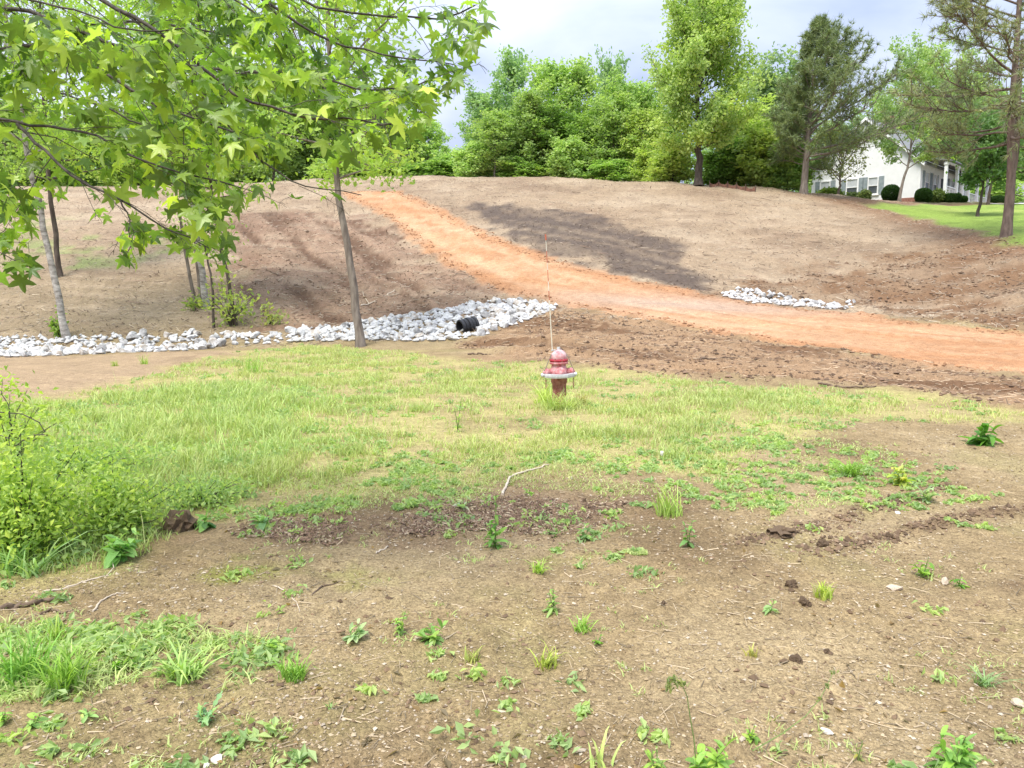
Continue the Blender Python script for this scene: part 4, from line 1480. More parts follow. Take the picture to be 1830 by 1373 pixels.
stars = [star_leaf(k) for k in range(12)]
starm = [mk_mesh("leaf", v, [f], M['gumleaf'], True, {"rnd": np.full(len(v), .2 + .05 * k)}) for k, (v, f) in enumerate(stars)]
GUMC = (.29, .45, .085)
vis = (px_ > 4) & (px_ < 1826) & (py_ > 4)
order = np.argsort(-(leafS / dp_) * np.where(vis, 1, 0))
single = set(order[:300].tolist())
fol = MB()
for i in range(len(leafP)):
    y_ = leafD[i]
    z_ = nrm(leafN[i] - y_ * (leafN[i] @ y_))
    x_ = np.cross(y_, z_)
    Rm = np.column_stack([x_, y_, z_]) * leafS[i]
    kk = int(gS.integers(0, 12))
    tone = np.clip(gS.random() ** 1.2, 0, 1)
    if i in single:
        o = link("leaf", starm[kk], gum)
        o.matrix_local = Matrix([[*Rm[0], leafP[i][0] - SB[0]], [*Rm[1], leafP[i][1] - SB[1]], [*Rm[2], leafP[i][2] - SB[2]], [0, 0, 0, 1]])
        tcol = np.array(GUMC) * (.4 + 1.3 * tone) * np.array([1 + .25 * tone, 1, 1])
        o.color = (*tcol, 1)
    else:
        v, f = stars[kk]
        fol.add(v @ Rm.T + leafP[i] - SB, f, tone)
fo_ = fol.build("foliage", M['gumleaf'], gum, True)
fo_.color = (*GUMC, 1)
fo_['kind'] = 'stuff'
print("sweetgum leaves", len(leafP))


# ------------------------------------------------------------------ riprap
def rock_mesh(seed, mat):
    g = np.random.default_rng(seed)
    import bmesh
    bm = bmesh.new()
    bmesh.ops.create_icosphere(bm, subdivisions=2, radius=.5)
    V = np.array([v.co[:] for v in bm.verts])
    F = np.array([[v.index for v in f.verts] for f in bm.faces])
    bm.free()
    # cut by random planes to get faceted quarry stone
    for _ in range(12):
        d = nrm(g.normal(size=3))
        lim = .24 + .15 * g.random()
        s = V @ d
        V = V - np.maximum(s - lim, 0)[:, None] * d
    V = V * np.array([1.0 + .35 * g.random(), .8 + .25 * g.random(), .62 + .25 * g.random()])
    V += g.normal(size=V.shape) * .012
    return mk_mesh("rock", V, [F], mat, False)


M['rock3'] = mat_noise('mud_stained_limestone', (.30, .25, .19), (.62, .60, .57), 2.5, .9, .5, 18, dist=.03)
rocks = [rock_mesh(700 + k, M[('rock', 'rock2', 'rock', 'rock3')[k % 4]]) for k in range(14)]
P_R1 = poly([(-120, 610), (0, 605), (120, 603), (250, 600), (380, 596), (420, 598), (500, 598), (500, 616), (400, 618), (250, 630), (120, 636), (-120, 640)])
P_R2 = poly([(515, 592), (600, 586), (690, 572), (760, 560), (840, 545), (900, 538), (985, 543), (1000, 550), (960, 566), (900, 587), (850, 604), (780, 610), (640, 610), (520, 614)])
P_R3 = poly([(1288, 527), (1310, 519), (1345, 522), (1390, 532), (1450, 537), (1530, 549), (1515, 555), (1400, 547), (1330, 540), (1290, 533)])
pipe_b = gp(836, 596)
prot = []


def scatter(P, n, size, seed, mind=.55):
    g = np.random.default_rng(seed)
    lo, hi = P.min(0), P.max(0)
    out = []
    tries = 0
    while len(out) < n and tries < 40000:
        tries += 1
        p = lo + g.random(2) * (hi - lo)
        if sdist(P, p[:1], p[1:])[0] < 0.02:
            continue
        s = size[0] + (size[1] - size[0]) * g.random() ** 1.6
        if any((p[0] - q[0]) ** 2 + (p[1] - q[1]) ** 2 < (mind * (s + q[2]) / 2) ** 2 for q in out):
            continue
        out.append((p[0], p[1], s))
    return out


RSETS = [(P_R1, 240, (.19, .40), 1, "white limestone rock lying in the ditch by the birch", "white rocks lining the ditch on the left"),
         (P_R2, 330, (.19, .38), 2, "white limestone rock heaped around the black culvert pipe", "white rocks heaped around the culvert"),
         (P_R3, 90, (.15, .30), 3, "white limestone rock in the short row beyond the dirt road", "white rocks in a row beyond the road")]
allr = []
for P, n, sz, sd, lab, grp in RSETS:
    for (x, y, s) in scatter(P, n, sz, sd):
        # a trough is left open for the culvert pipe's mouth
        px, py, dp = to_pix(np.array([x, y, float(H(np.array([x]), np.array([y]))[0]) + .1]))
        if 810 < px < 846 and 574 < py < 606:
            continue
        allr.append((x, y, s, lab, grp, s / dp, sd))
print("rocks", len(allr))
allr.sort(key=lambda r: -r[5] * (9 if r[6] == 3 else 1) * (1 if to_pix(np.array([r[0], r[1], .2]))[0] > 0 else 0))
left = MB()
gR = np.random.default_rng(8)
for i, (x, y, s, lab, grp, _, sd) in enumerate(allr):
    z = float(H(np.array([x]), np.array([y]))[0]) + s * (.16 * gR.random())
    e = Euler((gR.random() * 6.28, gR.normal() * .5, gR.random() * 6.28))
    k = int(gR.integers(0, 14))
    if i < 300:
        o = link("rock", rocks[k], None, (x, y, z))
        o.rotation_euler = (gR.normal() * .4, gR.normal() * .4, gR.random() * 6.28)
        o.scale = (s, s, s)
        tag(o, lab, 'rock', grp)
    else:
        me = rocks[k]
        V = np.empty(len(me.vertices) * 3, np.float32)
        me.vertices.foreach_get("co", V)
        F = np.array([p.vertices[:] for p in me.polygons])
        a = gR.random() * 6.28
        c, s_ = math.cos(a), math.sin(a)
        V = V.reshape(-1, 3) @ np.array([[c, -s_, 0], [s_, c, 0], [0, 0, 1]]).T
        left.add(V * s + np.array([x, y, z]), F)
# small filler stones between the rocks
gF = np.random.default_rng(9)
me = rocks[1]
V0 = np.empty(len(me.vertices) * 3, np.float32)
me.vertices.foreach_get("co", V0)
V0 = V0.reshape(-1, 3)
O8 = np.array([(1, 0, .1), (.1, 1, 0), (-1, 0, -.1), (0, -1, .1), (0, .2, 1), (0, 0, -1)], float)
OF = np.array([(0, 1, 4), (1, 2, 4), (2, 3, 4), (3, 0, 4), (1, 0, 5), (2, 1, 5), (3, 2, 5), (0, 3, 5)])
for P, n, sz, sd, lab, grp in RSETS:
    lo, hi = P.min(0), P.max(0)
    q = lo + gF.random((n * 12, 2)) * (hi - lo)
    q = q[sdist(P, q[:, 0], q[:, 1]) > -.08][:n * 2]
    zz = H(q[:, 0], q[:, 1])
    for (x, y), z in zip(q, zz):
        s = .08 + .12 * gF.random()
        a = gF.random() * 6.28
        c, s_ = math.cos(a), math.sin(a)
        left.add((O8 * (1 + gF.normal(size=(6, 1)) * .2) @ np.array([[c, -s_, 0], [s_, c, 0], [0, 0, .8]]).T) * s * .55 + np.array([x, y, z + s * .2]), OF)
o = left.build("small_rocks", M['rock'])
tag(o, "small white stones filling the gaps of the rock lining", "rocks", None, 'stuff')

# culvert pipe
M['pipe'] = mat_noise('black_plastic', (.012, .012, .013), (.03, .03, .032), 6, .45, .1, spec=.4)
pc = gp(822, 594)
pe_ = np.array([.80, .52, .16])
pe_ = pe_ / np.linalg.norm(pe_)
pipe = thing("culvert_pipe", "black corrugated culvert pipe sticking out of the white rocks", "pipe", pc + np.array([0, 0, .12]))
nR = 64
L = .5
cs = np.linspace(0, L, nR)
prof = [(.205 + .018 * (math.sin(c * 2 * math.pi / .105) > 0), c) for c in cs]
inner = [(.188, c) for c in cs[::-1]]
m = MB()
m.lathe(prof + inner + [prof[0]], 24)
Rq = Vector(pe_).to_track_quat('Z', 'Y')
po = m.build("pipe_wall", M['pipe'], pipe)
po.rotation_euler = Rq.to_euler()
m = MB()
m.lathe([(.224, .22), (.238, .22), (.238, .30), (.224, .30), (.224, .22)], 24)
po = m.build("coupling_band", M['pipe'], pipe)
po.rotation_euler = Rq.to_euler()

# ------------------------------------------------------------------ fire hydrant
M['red'] = mat_noise('faded_red_paint', (.40, .07, .08), (.60, .35, .35), 18, .7, .25, 60)
n_, l_ = M['red'].node_tree.nodes, M['red'].node_tree.links
M['rust'] = mat_noise('rusty_red_iron', (.18, .055, .04), (.40, .19, .15), 18, .85, .4, 50)
M['metal'] = mat_noise('weathered_pale_metal', (.40, .41, .42), (.62, .62, .61), 14, .5, .1, 60, metallic=.3)
M['silver'] = mat_noise('silver_paint', (.6, .6, .62), (.8, .8, .82), 10, .35, 0, metallic=.6)
M['cable'] = mat_noise('grey_cable', (.18, .15, .13), (.3, .26, .22), 30, .6, 0)
hb = gp(1000, 727)
hs = hb[1] / F_PX           # metres per frame pixel at the hydrant
hyd = thing("fire_hydrant", "faded red fire hydrant with a pale metal collar in the grass", "fire hydrant", hb)
hyd.scale = (hs / .0075,) * 3
hyd.rotation_euler = (0, math.radians(-1.5), math.radians(6))
u = .0075                   # built in units of one frame pixel
m = MB()
m.lathe([(0, -8), (17, -8), (17, 2), (13, 4), (12.6, 40), (14.5, 44), (14.5, 52)], 24)
for a in m.v:
    a *= u
m.build("barrel", M['rust'], hyd, True)
m = MB()
m.lathe([(14, 52), (15.5, 54), (16, 62), (15, 68), (13.2, 71), (13.2, 76), (16.6, 77), (16.6, 80.5), (13.6, 81)], 24)
for a in m.v:
    a *= u
m.build("upper_body", M['red'], hyd, True)
m = MB()
m.lathe([(14.2, 85.4), (14.6, 86), (14.4, 91), (13, 96), (9.5, 100), (5, 102), (0, 102.5)], 24)
for a in m.v:
    a *= u
M['pink'] = mat_noise('sun_faded_paint', (.46, .18, .19), (.64, .46, .46), 16, .75, .2, 60)
bon = m.build("bonnet", M['pink'], hyd, True)
m = MB()
m.lathe([(13.4, 81), (16.6, 81.4), (16.6, 85.4), (14.2, 85.6)], 24)
for a in m.v:
    a *= u
M['band'] = mat_noise('red_flange_paint', (.30, .015, .03), (.42, .05, .07), 12, .6, .15, 60)
m.build("bonnet_flange", M['band'], hyd, True)
for k in range(8):
    a = k * math.pi / 4 + .2
    m = MB()
    m.lathe([(0, 79.2), (1.5, 79.2), (1.5, 86.6), (0, 86.6)], 6, (15.2 * math.cos(a), 15.2 * math.sin(a), 0))
    for q in m.v:
        q *= u
    m.build("bolt", M['rust'], bon)
m = MB()
m.lathe([(0, 102), (3.6, 102), (3.1, 107), (0, 107)], 5)
for q in m.v:
    q *= u
m.build("operating_nut", M['silver'], hyd)
m = MB()      # front pumper nozzle
m.lathe([(0, -24), (4, -24), (4, -22), (9.2, -21.5), (10, -20), (10, -15), (8.6, -14.6), (8.6, -6)], 20, (0, 0, 62), 'Y')
for q in m.v:
    q *= u
m.build("pumper_nozzle", M['red'], hyd, True)
for s in (-1, 1):
    m = MB()
    m.lathe([(6.4, 10 * s), (6.4, 19 * s), (7.4, 19.4 * s), (7.4, 24 * s), (6, 25.4 * s), (3, 25.8 * s), (3, 29 * s), (0, 29 * s)], 16, (0, 0, 62), 'X')
    for q in m.v:
        q *= u
    m.build("hose_nozzle", M['red'], hyd, True)
m = MB()      # octagonal pale collar
m.lathe([(24, 53), (29, 53.5), (29.5, 56.5), (29, 60), (24, 60.5), (24, 53)], 8)
for q in m.v:
    q *= u
col = m.build("collar", M['metal'], hyd)
col.rotation_euler = (0, 0, math.pi / 8)
m = MB()
for k in range(4):
    a = k * math.pi / 2 + math.pi / 4
    m.tube([(13 * math.cos(a), 13 * math.sin(a), 56.5), (25 * math.cos(a), 25 * math.sin(a), 56.5)], 1.6, 6)
for q in m.v:
    q *= u
m.build("collar_arms", M['metal'], hyd)
for s in (-1, 1):
    m = MB()
    m.lathe([(0, 26 * s), (3.6, 27 * s), (4.3, 30 * s), (3.2, 32.6 * s), (0, 33.4 * s)], 12, (0, 0, 57), 'X')
    for q in m.v:
        q *= u
    m.build("end_knob", M['silver'], hyd, True)
    m = MB()
    m.tube([(3 * s, -2, 103), (10 * s, -3, 99), (18 * s, -4, 86), (24 * s, -3, 70), (29 * s, 0, 60)], .8, 6)
    for q in m.v:
        q *= u
    m.build("cable", M['cable'], hyd, True)
    m = MB()
    for k in range(7):
        z = 50 - k * 2.6
        a = np.linspace(0, 2 * math.pi, 9)
        cxx = 25 * s + random.uniform(-.4, .4)
        ring = np.stack([cxx + 1.2 * np.cos(a) * (k % 2), -6 + 1.2 * np.cos(a) * (1 - k % 2), z + 1.9 * np.sin(a)], -1)
        m.tube(ring, .45, 4, False)
    for q in m.v:
        q *= u
    ch = m.build("cap_chain", M['rust'], hyd)
    ch['kind'] = 'stuff'
# whip marker rod with red bands
M['rodw'] = mat_noise('cream_fibreglass', (.62, .58, .48), (.78, .74, .64), 20, .5, 0)
M['rodr'] = mat_noise('faded_red_band', (.40, .10, .06), (.52, .17, .10), 20, .6, 0)
rod0, rod1 = np.array([-11, 2, 100.]), np.array([-19, 2, 306.])
br_ = MB()
br_.box((-9, 1, 101.5), (9, 5, 1.6))
for q in br_.v:
    q *= u
br_.build("rod_bracket", M['metal'], hyd)
cuts = [(0, .36, 'w', .75), (.36, .44, 'w', .7), (.44, .52, 'r', .7), (.52, .60, 'w', .7), (.60, .70, 'r', .65), (.70, .76, 'w', .65), (.76, .86, 'r', .7), (.86, .95, 'w', .6), (.95, 1.0, 'r', 1.5)]
for a, b, c, r in cuts:
    m = MB()
    m.tube([rod0 + (rod1 - rod0) * a, rod0 + (rod1 - rod0) * b], r, 6)
    for q in m.v:
        q *= u
    m.build("marker_rod" if c == 'w' else "marker_band", M['rodw'] if c == 'w' else M['rodr'], hyd)


# ------------------------------------------------------------------ grass and ground cover
def blades(P, h, w, lean, colr, g, seg=3, droop=.5):
    """curved grass blades: base points, heights, widths"""
    n = len(P)
    az = g.random(n) * 2 * math.pi
    d = np.stack([np.cos(az), np.sin(az), np.zeros(n)], -1)
    fa = az + g.normal(size=n) * .6 + math.pi / 2
    s = np.stack([np.cos(fa), np.sin(fa), np.zeros(n)], -1)
    V = []
    for k in range(seg):
        t = k / seg
        c = P + d * (lean * t ** 1.6)[:, None] + np.stack([np.zeros(n), np.zeros(n), h * t * (1 - droop * .3 * t * t)], -1)
        ww = (w * (1 - .75 * t))[:, None]
        V += [c - s * ww, c + s * ww]
    tip = P + d * lean[:, None] + np.stack([np.zeros(n), np.zeros(n), h * (1 - droop * .3 - (lean / (h + 1e-6)).clip(0, 1.2) * .18)], -1)
    V.append(tip)
    V = np.stack(V, 1)
    m = 2 * seg + 1
    b = np.arange(n) * m
    q = [np.stack([b + 2 * k, b + 2 * k + 1, b + 2 * k + 3, b + 2 * k + 2], -1) for k in range(seg - 1)]
    t3 = np.stack([b + 2 * seg - 2, b + 2 * seg - 1, b + 2 * seg], -1)
    return V.reshape(-1, 3), ([np.concatenate(q)] if q else []), t3, np.repeat(colr, m, 0)


def mixc(w, cs):
    return sum(w[:, i:i + 1] * np.array(c) for i, c in enumerate(cs))


LUSH, YELG, STRAW, BLUG, BRN = (.38, .52, .16), (.55, .59, .20), (.62, .56, .32), (.36, .47, .25), (.28, .19, .10)


def sample_zone(P, n, g, power=1.0):
    """points in a ground polygon, thinning with distance"""
    lo, hi = P.min(0), P.max(0)
    out = []
    tot = 0
    while tot < n:
        y = lo[1] + (hi[1] - lo[1]) * g.random(60000)
        x = lo[0] + (hi[0] - lo[0]) * g.random(60000)
        k = (g.random(60000) < (lo[1].clip(3) / np.maximum(y, 3)) ** power) & (np.abs(x) < y * .78 + 1.5)
        x, y = x[k], y[k]
        k = sdist(P, x, y) + fbm(x * 1.2, y * 1.2, 61, 4) * .5 > 0
        out.append(np.stack([x[k], y[k]], -1))
        tot += k.sum()
        if tot == 0 and len(out) > 20:
            break
    return np.concatenate(out)[:n]


gG = np.random.default_rng(12)
Vs, F4, F3, Cs, off = [], [], [], [], 0


def push(res):
    global off
    V, q, t, c = res
    Vs.append(V)
    F3.append(t + off)
    for a in q:
        F4.append(a + off)
    Cs.append(c)
    off += len(V)


def flush(name, label, cat, mat, kind='stuff'):
    global Vs, F4, F3, Cs, off
    fs = [np.concatenate(F3)] + ([np.concatenate(F4)] if F4 else [])
    o = link(name, mk_mesh(name, np.concatenate(Vs), fs, mat, False, None, {"col": np.concatenate(Cs)}))
    tag(o, label, cat, None, kind)
    Vs, F4, F3, Cs, off = [], [], [], [], 0
    return o


# main grass sward
Q = sample_zone(P_GRASS, 230000, gG, 1.15)
x, y = Q[:, 0], Q[:, 1]
cl = fbm(x / .9, y / .9, 71, 4)
fine_cl = fbm(x / .22, y / .22, 72, 3)
lush = sstep(-1.2, 1.2, sdist(P_LUSH, x, y) + fbm(x / .9, y / .9, 74, 3) * 1.2)
inner = sstep(-.1, 1.2, sdist(P_GRASS, x, y))
keep = gG.random(len(x)) < np.clip(.30 + .32 * lush + 1.4 * cl + 1.1 * fine_cl, .03, 1) * (.3 + .7 * inner)
x, y, cl, fine_cl, lush, inner = [a[keep] for a in (x, y, cl, fine_cl, lush, inner)]
n = len(x)
h = (.045 + .06 * gG.random(n) ** 1.5 + .10 * lush * gG.random(n) + .07 * np.clip(cl + .3, 0, 1) * gG.random(n)) * (.6 + .4 * inner)
tall = gG.random(n) < .02
h[tall] *= 2.0
wdt = (.0016 + .0013 * gG.random(n)) * (1 + (y / 9))
h *= .7 + .9 * sstep(-.2, .5, fbm(x / .3, y / .3, 77, 3))
lean = h * (.2 + .9 * gG.random(n))
cn = np.clip(.5 + fbm(x / 1.6, y / 1.6, 73, 3) * .9, 0, 1)
wts = np.stack([.15 + .5 * lush + .45 * (1 - cn), .55 + .9 * cn, (gG.random(n) < .32) * (1.3 - .8 * lush), .25 * gG.random(n) + .5 * (gG.random(n) < .15), (gG.random(n) < .06) * 1.0], -1)
wts /= wts.sum(1, keepdims=True)
colr = mixc(wts, [LUSH, YELG, STRAW, BLUG, BRN]) * (.7 + .5 * gG.random(n))[:, None]
push(blades(np.stack([x, y, H(x, y) - .004], -1), h, wdt, lean, colr, gG, 2))
# taller green stand on the left
Q = sample_zone(P_LUSH, 15000, gG, 1.0)
x, y = Q[:, 0], Q[:, 1]
kp = gG.random(len(x)) < np.clip(.35 + 1.2 * fbm(x / .7, y / .7, 75, 3), .02, 1) * sstep(-.2, 1.1, sdist(P_LUSH, x, y) + fbm(x / .6, y / .6, 76, 3) * .6)
x, y = x[kp], y[kp]
n = len(x)
h = .10 + .22 * gG.random(n) ** 1.3
colr = mixc(np.stack([.55 + 0 * x, .35 * gG.random(n), .04 + 0 * x, .2 + 0 * x, 0 * x], -1), [LUSH, YELG, STRAW, BLUG, BRN]) * (.8 + .5 * gG.random(n))[:, None]
push(blades(np.stack([x, y, H(x, y) - .004], -1), h, .003 * (1 + y / 9), h * (.2 + .6 * gG.random(n)), colr, gG, 3))
flush("grass", "yellow green grass sward across the middle ground", "grass", M['blade'])

# low clover-like weeds and thin grass over the sparse zones
for P, nn, pw in ((P_SPARSE, 26000, 1), (P_MULCH, 1500, 1), (P_MOSS, 1500, 1), (P_LGREEN, 4500, 1)):
    Q = sample_zone(P, nn, gG, pw)
    x, y = Q[:, 0], Q[:, 1]
    k = fbm(x / .35, y / .35, 81, 3) + .25 * gG.random(len(x)) > (.12 if P is not P_LGREEN else .0)
    x, y = x[k], y[k]
    n = len(x)
    h = .012 + .035 * gG.random(n) ** 1.5
    if P is P_MOSS:
        h *= .5
    if P is P_LGREEN:
        h *= 2.0
    colr = mixc(np.stack([.5 * gG.random(n), .5 + 0 * x, .25 * gG.random(n), .2 + 0 * x, 0 * x], -1), [LUSH, YELG, STRAW, BLUG, BRN]) * (.7 + .4 * gG.random(n))[:, None]
    push(blades(np.stack([x, y, H(x, y) - .003], -1), h, .0025 + .003 * gG.random(n), h * (.6 + gG.random(n)), colr, gG, 2))
# stray sprouts over the bare soil
n = 1500
yy = 2.3 + 7 * gG.random(n) ** 1.6
xx = (gG.random(n) * 2 - 1) * (yy * .72)
kk = fbm(xx / .5, yy / .5, 83, 3) > .15
xx, yy = xx[kk], yy[kk]
rp_ = 9
xx, yy = np.repeat(xx, rp_) + gG.normal(size=len(xx) * rp_) * .018, np.repeat(yy, rp_) + gG.normal(size=len(yy) * rp_) * .018
n = len(xx)
h = .012 + .03 * gG.random(n)
colr = mixc(np.stack([.5 * gG.random(n), .45 + 0 * xx, .15 * gG.random(n), .2 + 0 * xx, 0 * xx], -1), [LUSH, YELG, STRAW, BLUG, BRN])
push(blades(np.stack([xx, yy, H(xx, yy) - .003], -1), h, .002 + .003 * gG.random(n), h * (.5 + gG.random(n)), colr, gG, 2))
flush("ground_cover", "thin sprouts and low weeds on the bare soil", "weeds", M['blade'])


# low broadleaf weeds in loose patches
gL = np.random.default_rng(15)
lw_ = MB()
cc = []
for P, nn, sz in ((P_SPARSE, 620, .016), (P_MULCH, 60, .022), (P_LGREEN, 130, .03), (P_LUSH, 620, .05), (P_GRASS, 620, .035)):
    Q = sample_zone(P, nn * 2, gL, .8)
    Q = Q[fbm(Q[:, 0] / .5, Q[:, 1] / .5, 85, 3) + .3 * gL.random(len(Q)) > .1][:nn]
    cc += [(x, y, sz * (.5 + gL.random())) for x, y in Q]
n = 260
yy = 2.2 + 5.5 * gL.random(n) ** 1.2
xx = (gL.random(n) * 2 - 1) * yy * .7
kk = fbm(xx / .7, yy / .7, 87, 3) > .05
cc += [(x, y, .014 + .02 * gL.random()) for x, y in zip(xx[kk], yy[kk])]
for x, y, s_ in cc:
    nl = int(14 + 16 * gL.random())
    C = np.stack([x + gL.normal(size=nl) * s_ * 1.2, y + gL.normal(size=nl) * s_ * 1.2, np.zeros(nl)], -1)
    C[:, 2] = H(C[:, 0], C[:, 1]) + .004 + np.abs(gL.normal(size=nl)) * s_ * .55
    leaf_cloud(lw_, C, (.011 + .016 * gL.random(nl)) * (1 + s_ * 10), gL, 1.0, np.clip(gL.random() * .6 + .4 * gL.random(nl), 0, 1), 1.8)
o = lw_.build("low_weeds", M['leaf'])
o.color = (.42, .54, .23, 1)
tag(o, "low broadleaf weeds dotted over the soil and thin grass", "weeds", None, 'stuff')


# ------------------------------------------------------------------ pebbles, clods, straw, chips
def octa(P, s, colr, g, flat=.6):
    """small irregular eight-sided stones"""
    n = len(P)
    base = np.array([(1, 0, 0), (0, 1, 0), (-1, 0, 0), (0, -1, 0), (0, 0, 1), (0, 0, -1)], float)
    F = np.array([(0, 1, 4), (1, 2, 4), (2, 3, 4), (3, 0, 4), (1, 0, 5), (2, 1, 5), (3, 2, 5), (0, 3, 5)])
    a = g.random(n) * 6.28
    sc = np.stack([.7 + .6 * g.random(n), .6 + .5 * g.random(n), flat * (.6 + .7 * g.random(n))], -1)
    V = base[None] * (1 + g.normal(size=(n, 6, 1)) * .18) + g.normal(size=(n, 6, 3)) * .16
    V = V * sc[:, None, :] * (s[:, None, None] / 2)
    c, s_ = np.cos(a)[:, None], np.sin(a)[:, None]
    V = np.stack([V[..., 0] * c - V[..., 1] * s_, V[..., 0] * s_ + V[..., 1] * c, V[..., 2]], -1) + P[:, None, :]
    idx = (np.arange(n) * 6)[:, None, None] + F[None]
    return V.reshape(-1, 3), [], idx.reshape(-1, 3), np.repeat(colr, 6, 0)


gP = np.random.default_rng(14)
n = 72000
yy = 1.7 + 8.5 * gP.random(n) ** 1.9
xx = (gP.random(n) * 2 - 1) * (yy * .72 + .3)
dens = .35 + .65 * sstep(-.3, .5, fbm(xx / .8, yy / .8, 91, 3)) 
gz_ = sdist(P_GRASS, xx, yy) < 0
k = (gP.random(n) < dens) & gz_
xx, yy = xx[k], yy[k]
n = len(xx)
sz = .0055 + .016 * gP.random(n) ** 4 + .0010 * yy
pal = np.array([(.33, .255, .155), (.27, .205, .12), (.40, .32, .21), (.20, .145, .085), (.44, .37, .28), (.30, .225, .13)])
colr = pal[gP.integers(0, 6, n)] * (.75 + .45 * gP.random(n))[:, None]
push(octa(np.stack([xx, yy, H(xx, yy) + sz * .12], -1), sz, colr, gP))
flush("gravel", "fine tan gravel strewn over the foreground soil", "gravel", M['chip'])
# clods: foreground and the churned earth beside the road
n = 5200
yy = 2.0 + 8 * gP.random(n) ** 1.5
xx = (gP.random(n) * 2 - 1) * (yy * .72 + .3)
k = (fbm(xx / .6, yy / .6, 93, 3) > .1) & (sdist(P_GRASS, xx, yy) < .1)
xx, yy = xx[k], yy[k]
sz = .010 + .030 * gP.random(len(xx)) ** 3
colr = np.array([(.175, .118, .072)]) * (.6 + .8 * gP.random(len(xx)))[:, None]
push(octa(np.stack([xx, yy, H(xx, yy) + sz * .1], -1), sz, colr, gP, .7))
rx = np.concatenate([np.interp(gP.random(500) * (len(L) - 1), np.arange(len(L)), L[:, 0]) for L in RIDGES[:2]])
ry = np.concatenate([np.interp(np.interp(rx[i * 500:(i + 1) * 500], np.sort(L[:, 0]), L[np.argsort(L[:, 0]), 1]), [-99, 99], [-99, 99]) for i, L in enumerate(RIDGES[:2])])
rx, ry = rx + gP.normal(size=1000) * .06, ry + gP.normal(size=1000) * .06
sz = .012 + .035 * gP.random(1000) ** 2
push(octa(np.stack([rx, ry, H(rx, ry) + sz * .15], -1), sz, np.array([(.165, .112, .07)]) * (.6 + .8 * gP.random(1000))[:, None], gP, .8))
for P, nn, s_a, s_b in ((P_MID, 5000, .03, .12), (P_BRWR, 4500, .04, .18), (P_BRWL, 1800, .04, .14)):
    Q = sample_zone(P, nn, gP, .5)
    x, y = Q[:, 0], Q[:, 1]
    k = fbm(x / 1.2, y / 1.2, 95, 3) + .3 * gP.random(len(x)) > .1
    x, y = x[k], y[k]
    sz = s_a + (s_b - s_a) * gP.random(len(x)) ** 3
    colr = np.array([(.16, .105, .068)]) * (.6 + .9 * gP.random(len(x)))[:, None]
    push(octa(np.stack([x, y, H(x, y) + sz * .08], -1), sz, colr, gP, .6))
Pe = P_ROAD
Q = sample_zone(Pe, 9000, gP, .3)
sd2 = np.abs(road_sd(Q[:, 0], Q[:, 1]))
Q = Q[(sd2 < .5)]
sz = .03 + .10 * gP.random(len(Q)) ** 3
colr = np.array([(.33, .18, .095)]) * (.6 + .7 * gP.random(len(Q)))[:, None]
push(octa(np.stack([Q[:, 0], Q[:, 1], H(Q[:, 0], Q[:, 1]) + sz * .1], -1), sz, colr, gP, .6))
flush("soil_clods", "loose brown clods of churned soil", "soil", M['chip'])


def sticks(P, L, r, colr, g, tilt=.25):
    """thin three-sided straws and twigs lying about"""
    n = len(P)
    az = g.random(n) * 6.28
    d = np.stack([np.cos(az), np.sin(az), g.normal(size=n) * tilt], -1) * (L / 2)[:, None]
    s = np.stack([-np.sin(az), np.cos(az), 0 * az], -1) * r[:, None]
    u_ = np.stack([0 * az, 0 * az, r * 1.4], -1)
    V = np.stack([P - d - s, P - d + s, P - d + u_, P + d - s * .6, P + d + s * .6, P + d + u_ * .6], 1)
    F = np.array([(0, 1, 4, 3), (1, 2, 5, 4), (2, 0, 3, 5)])
    b = (np.arange(n) * 6)[:, None, None]
    T = np.array([(0, 2, 1), (3, 4, 5)])
    return V.reshape(-1, 3), [(b + F[None]).reshape(-1, 4)], (b + T[None]).reshape(-1, 3), np.repeat(colr, 6, 0)


# hillside straw and slash
n = 23000
yy = 20.5 + 36 * gP.random(n) ** 1.25
xx = (gP.random(n) * 2 - 1) * yy * .74
k = (road_sd(xx, yy) < -.1) & (sdist(P_LAWN, xx, yy) < 0)
xx, yy = xx[k], yy[k]
n = len(xx)
dk = gP.random(n) < .35
L = .08 + .28 * gP.random(n) ** 3
r = .004 + .009 * gP.random(n)
chk = sdist(P_CHAR, xx, yy) > -.3
dk = dk | (chk & (gP.random(n) < .8))
colr = np.where(dk[:, None], np.array([(.12, .082, .056)]), np.array([(.42, .35, .26)])) * (.6 + .6 * gP.random(n))[:, None]
push(sticks(np.stack([xx, yy, H(xx, yy) + .012], -1), L, r, colr, gP, .3))
n = 300
yy = 21 + 28 * gP.random(n)
xx = (gP.random(n) * 2 - 1) * yy * .7
k = (road_sd(xx, yy) < -.3) & (sdist(P_LAWN, xx, yy) < 0)
xx, yy = xx[k], yy[k]
n = len(xx)
push(sticks(np.stack([xx, yy, H(xx, yy) + .03], -1), .3 + .9 * gP.random(n) ** 2, .010 + .010 * gP.random(n), np.array([(.20, .14, .10)]) * (.5 + 1.2 * gP.random(n))[:, None], gP, .12))
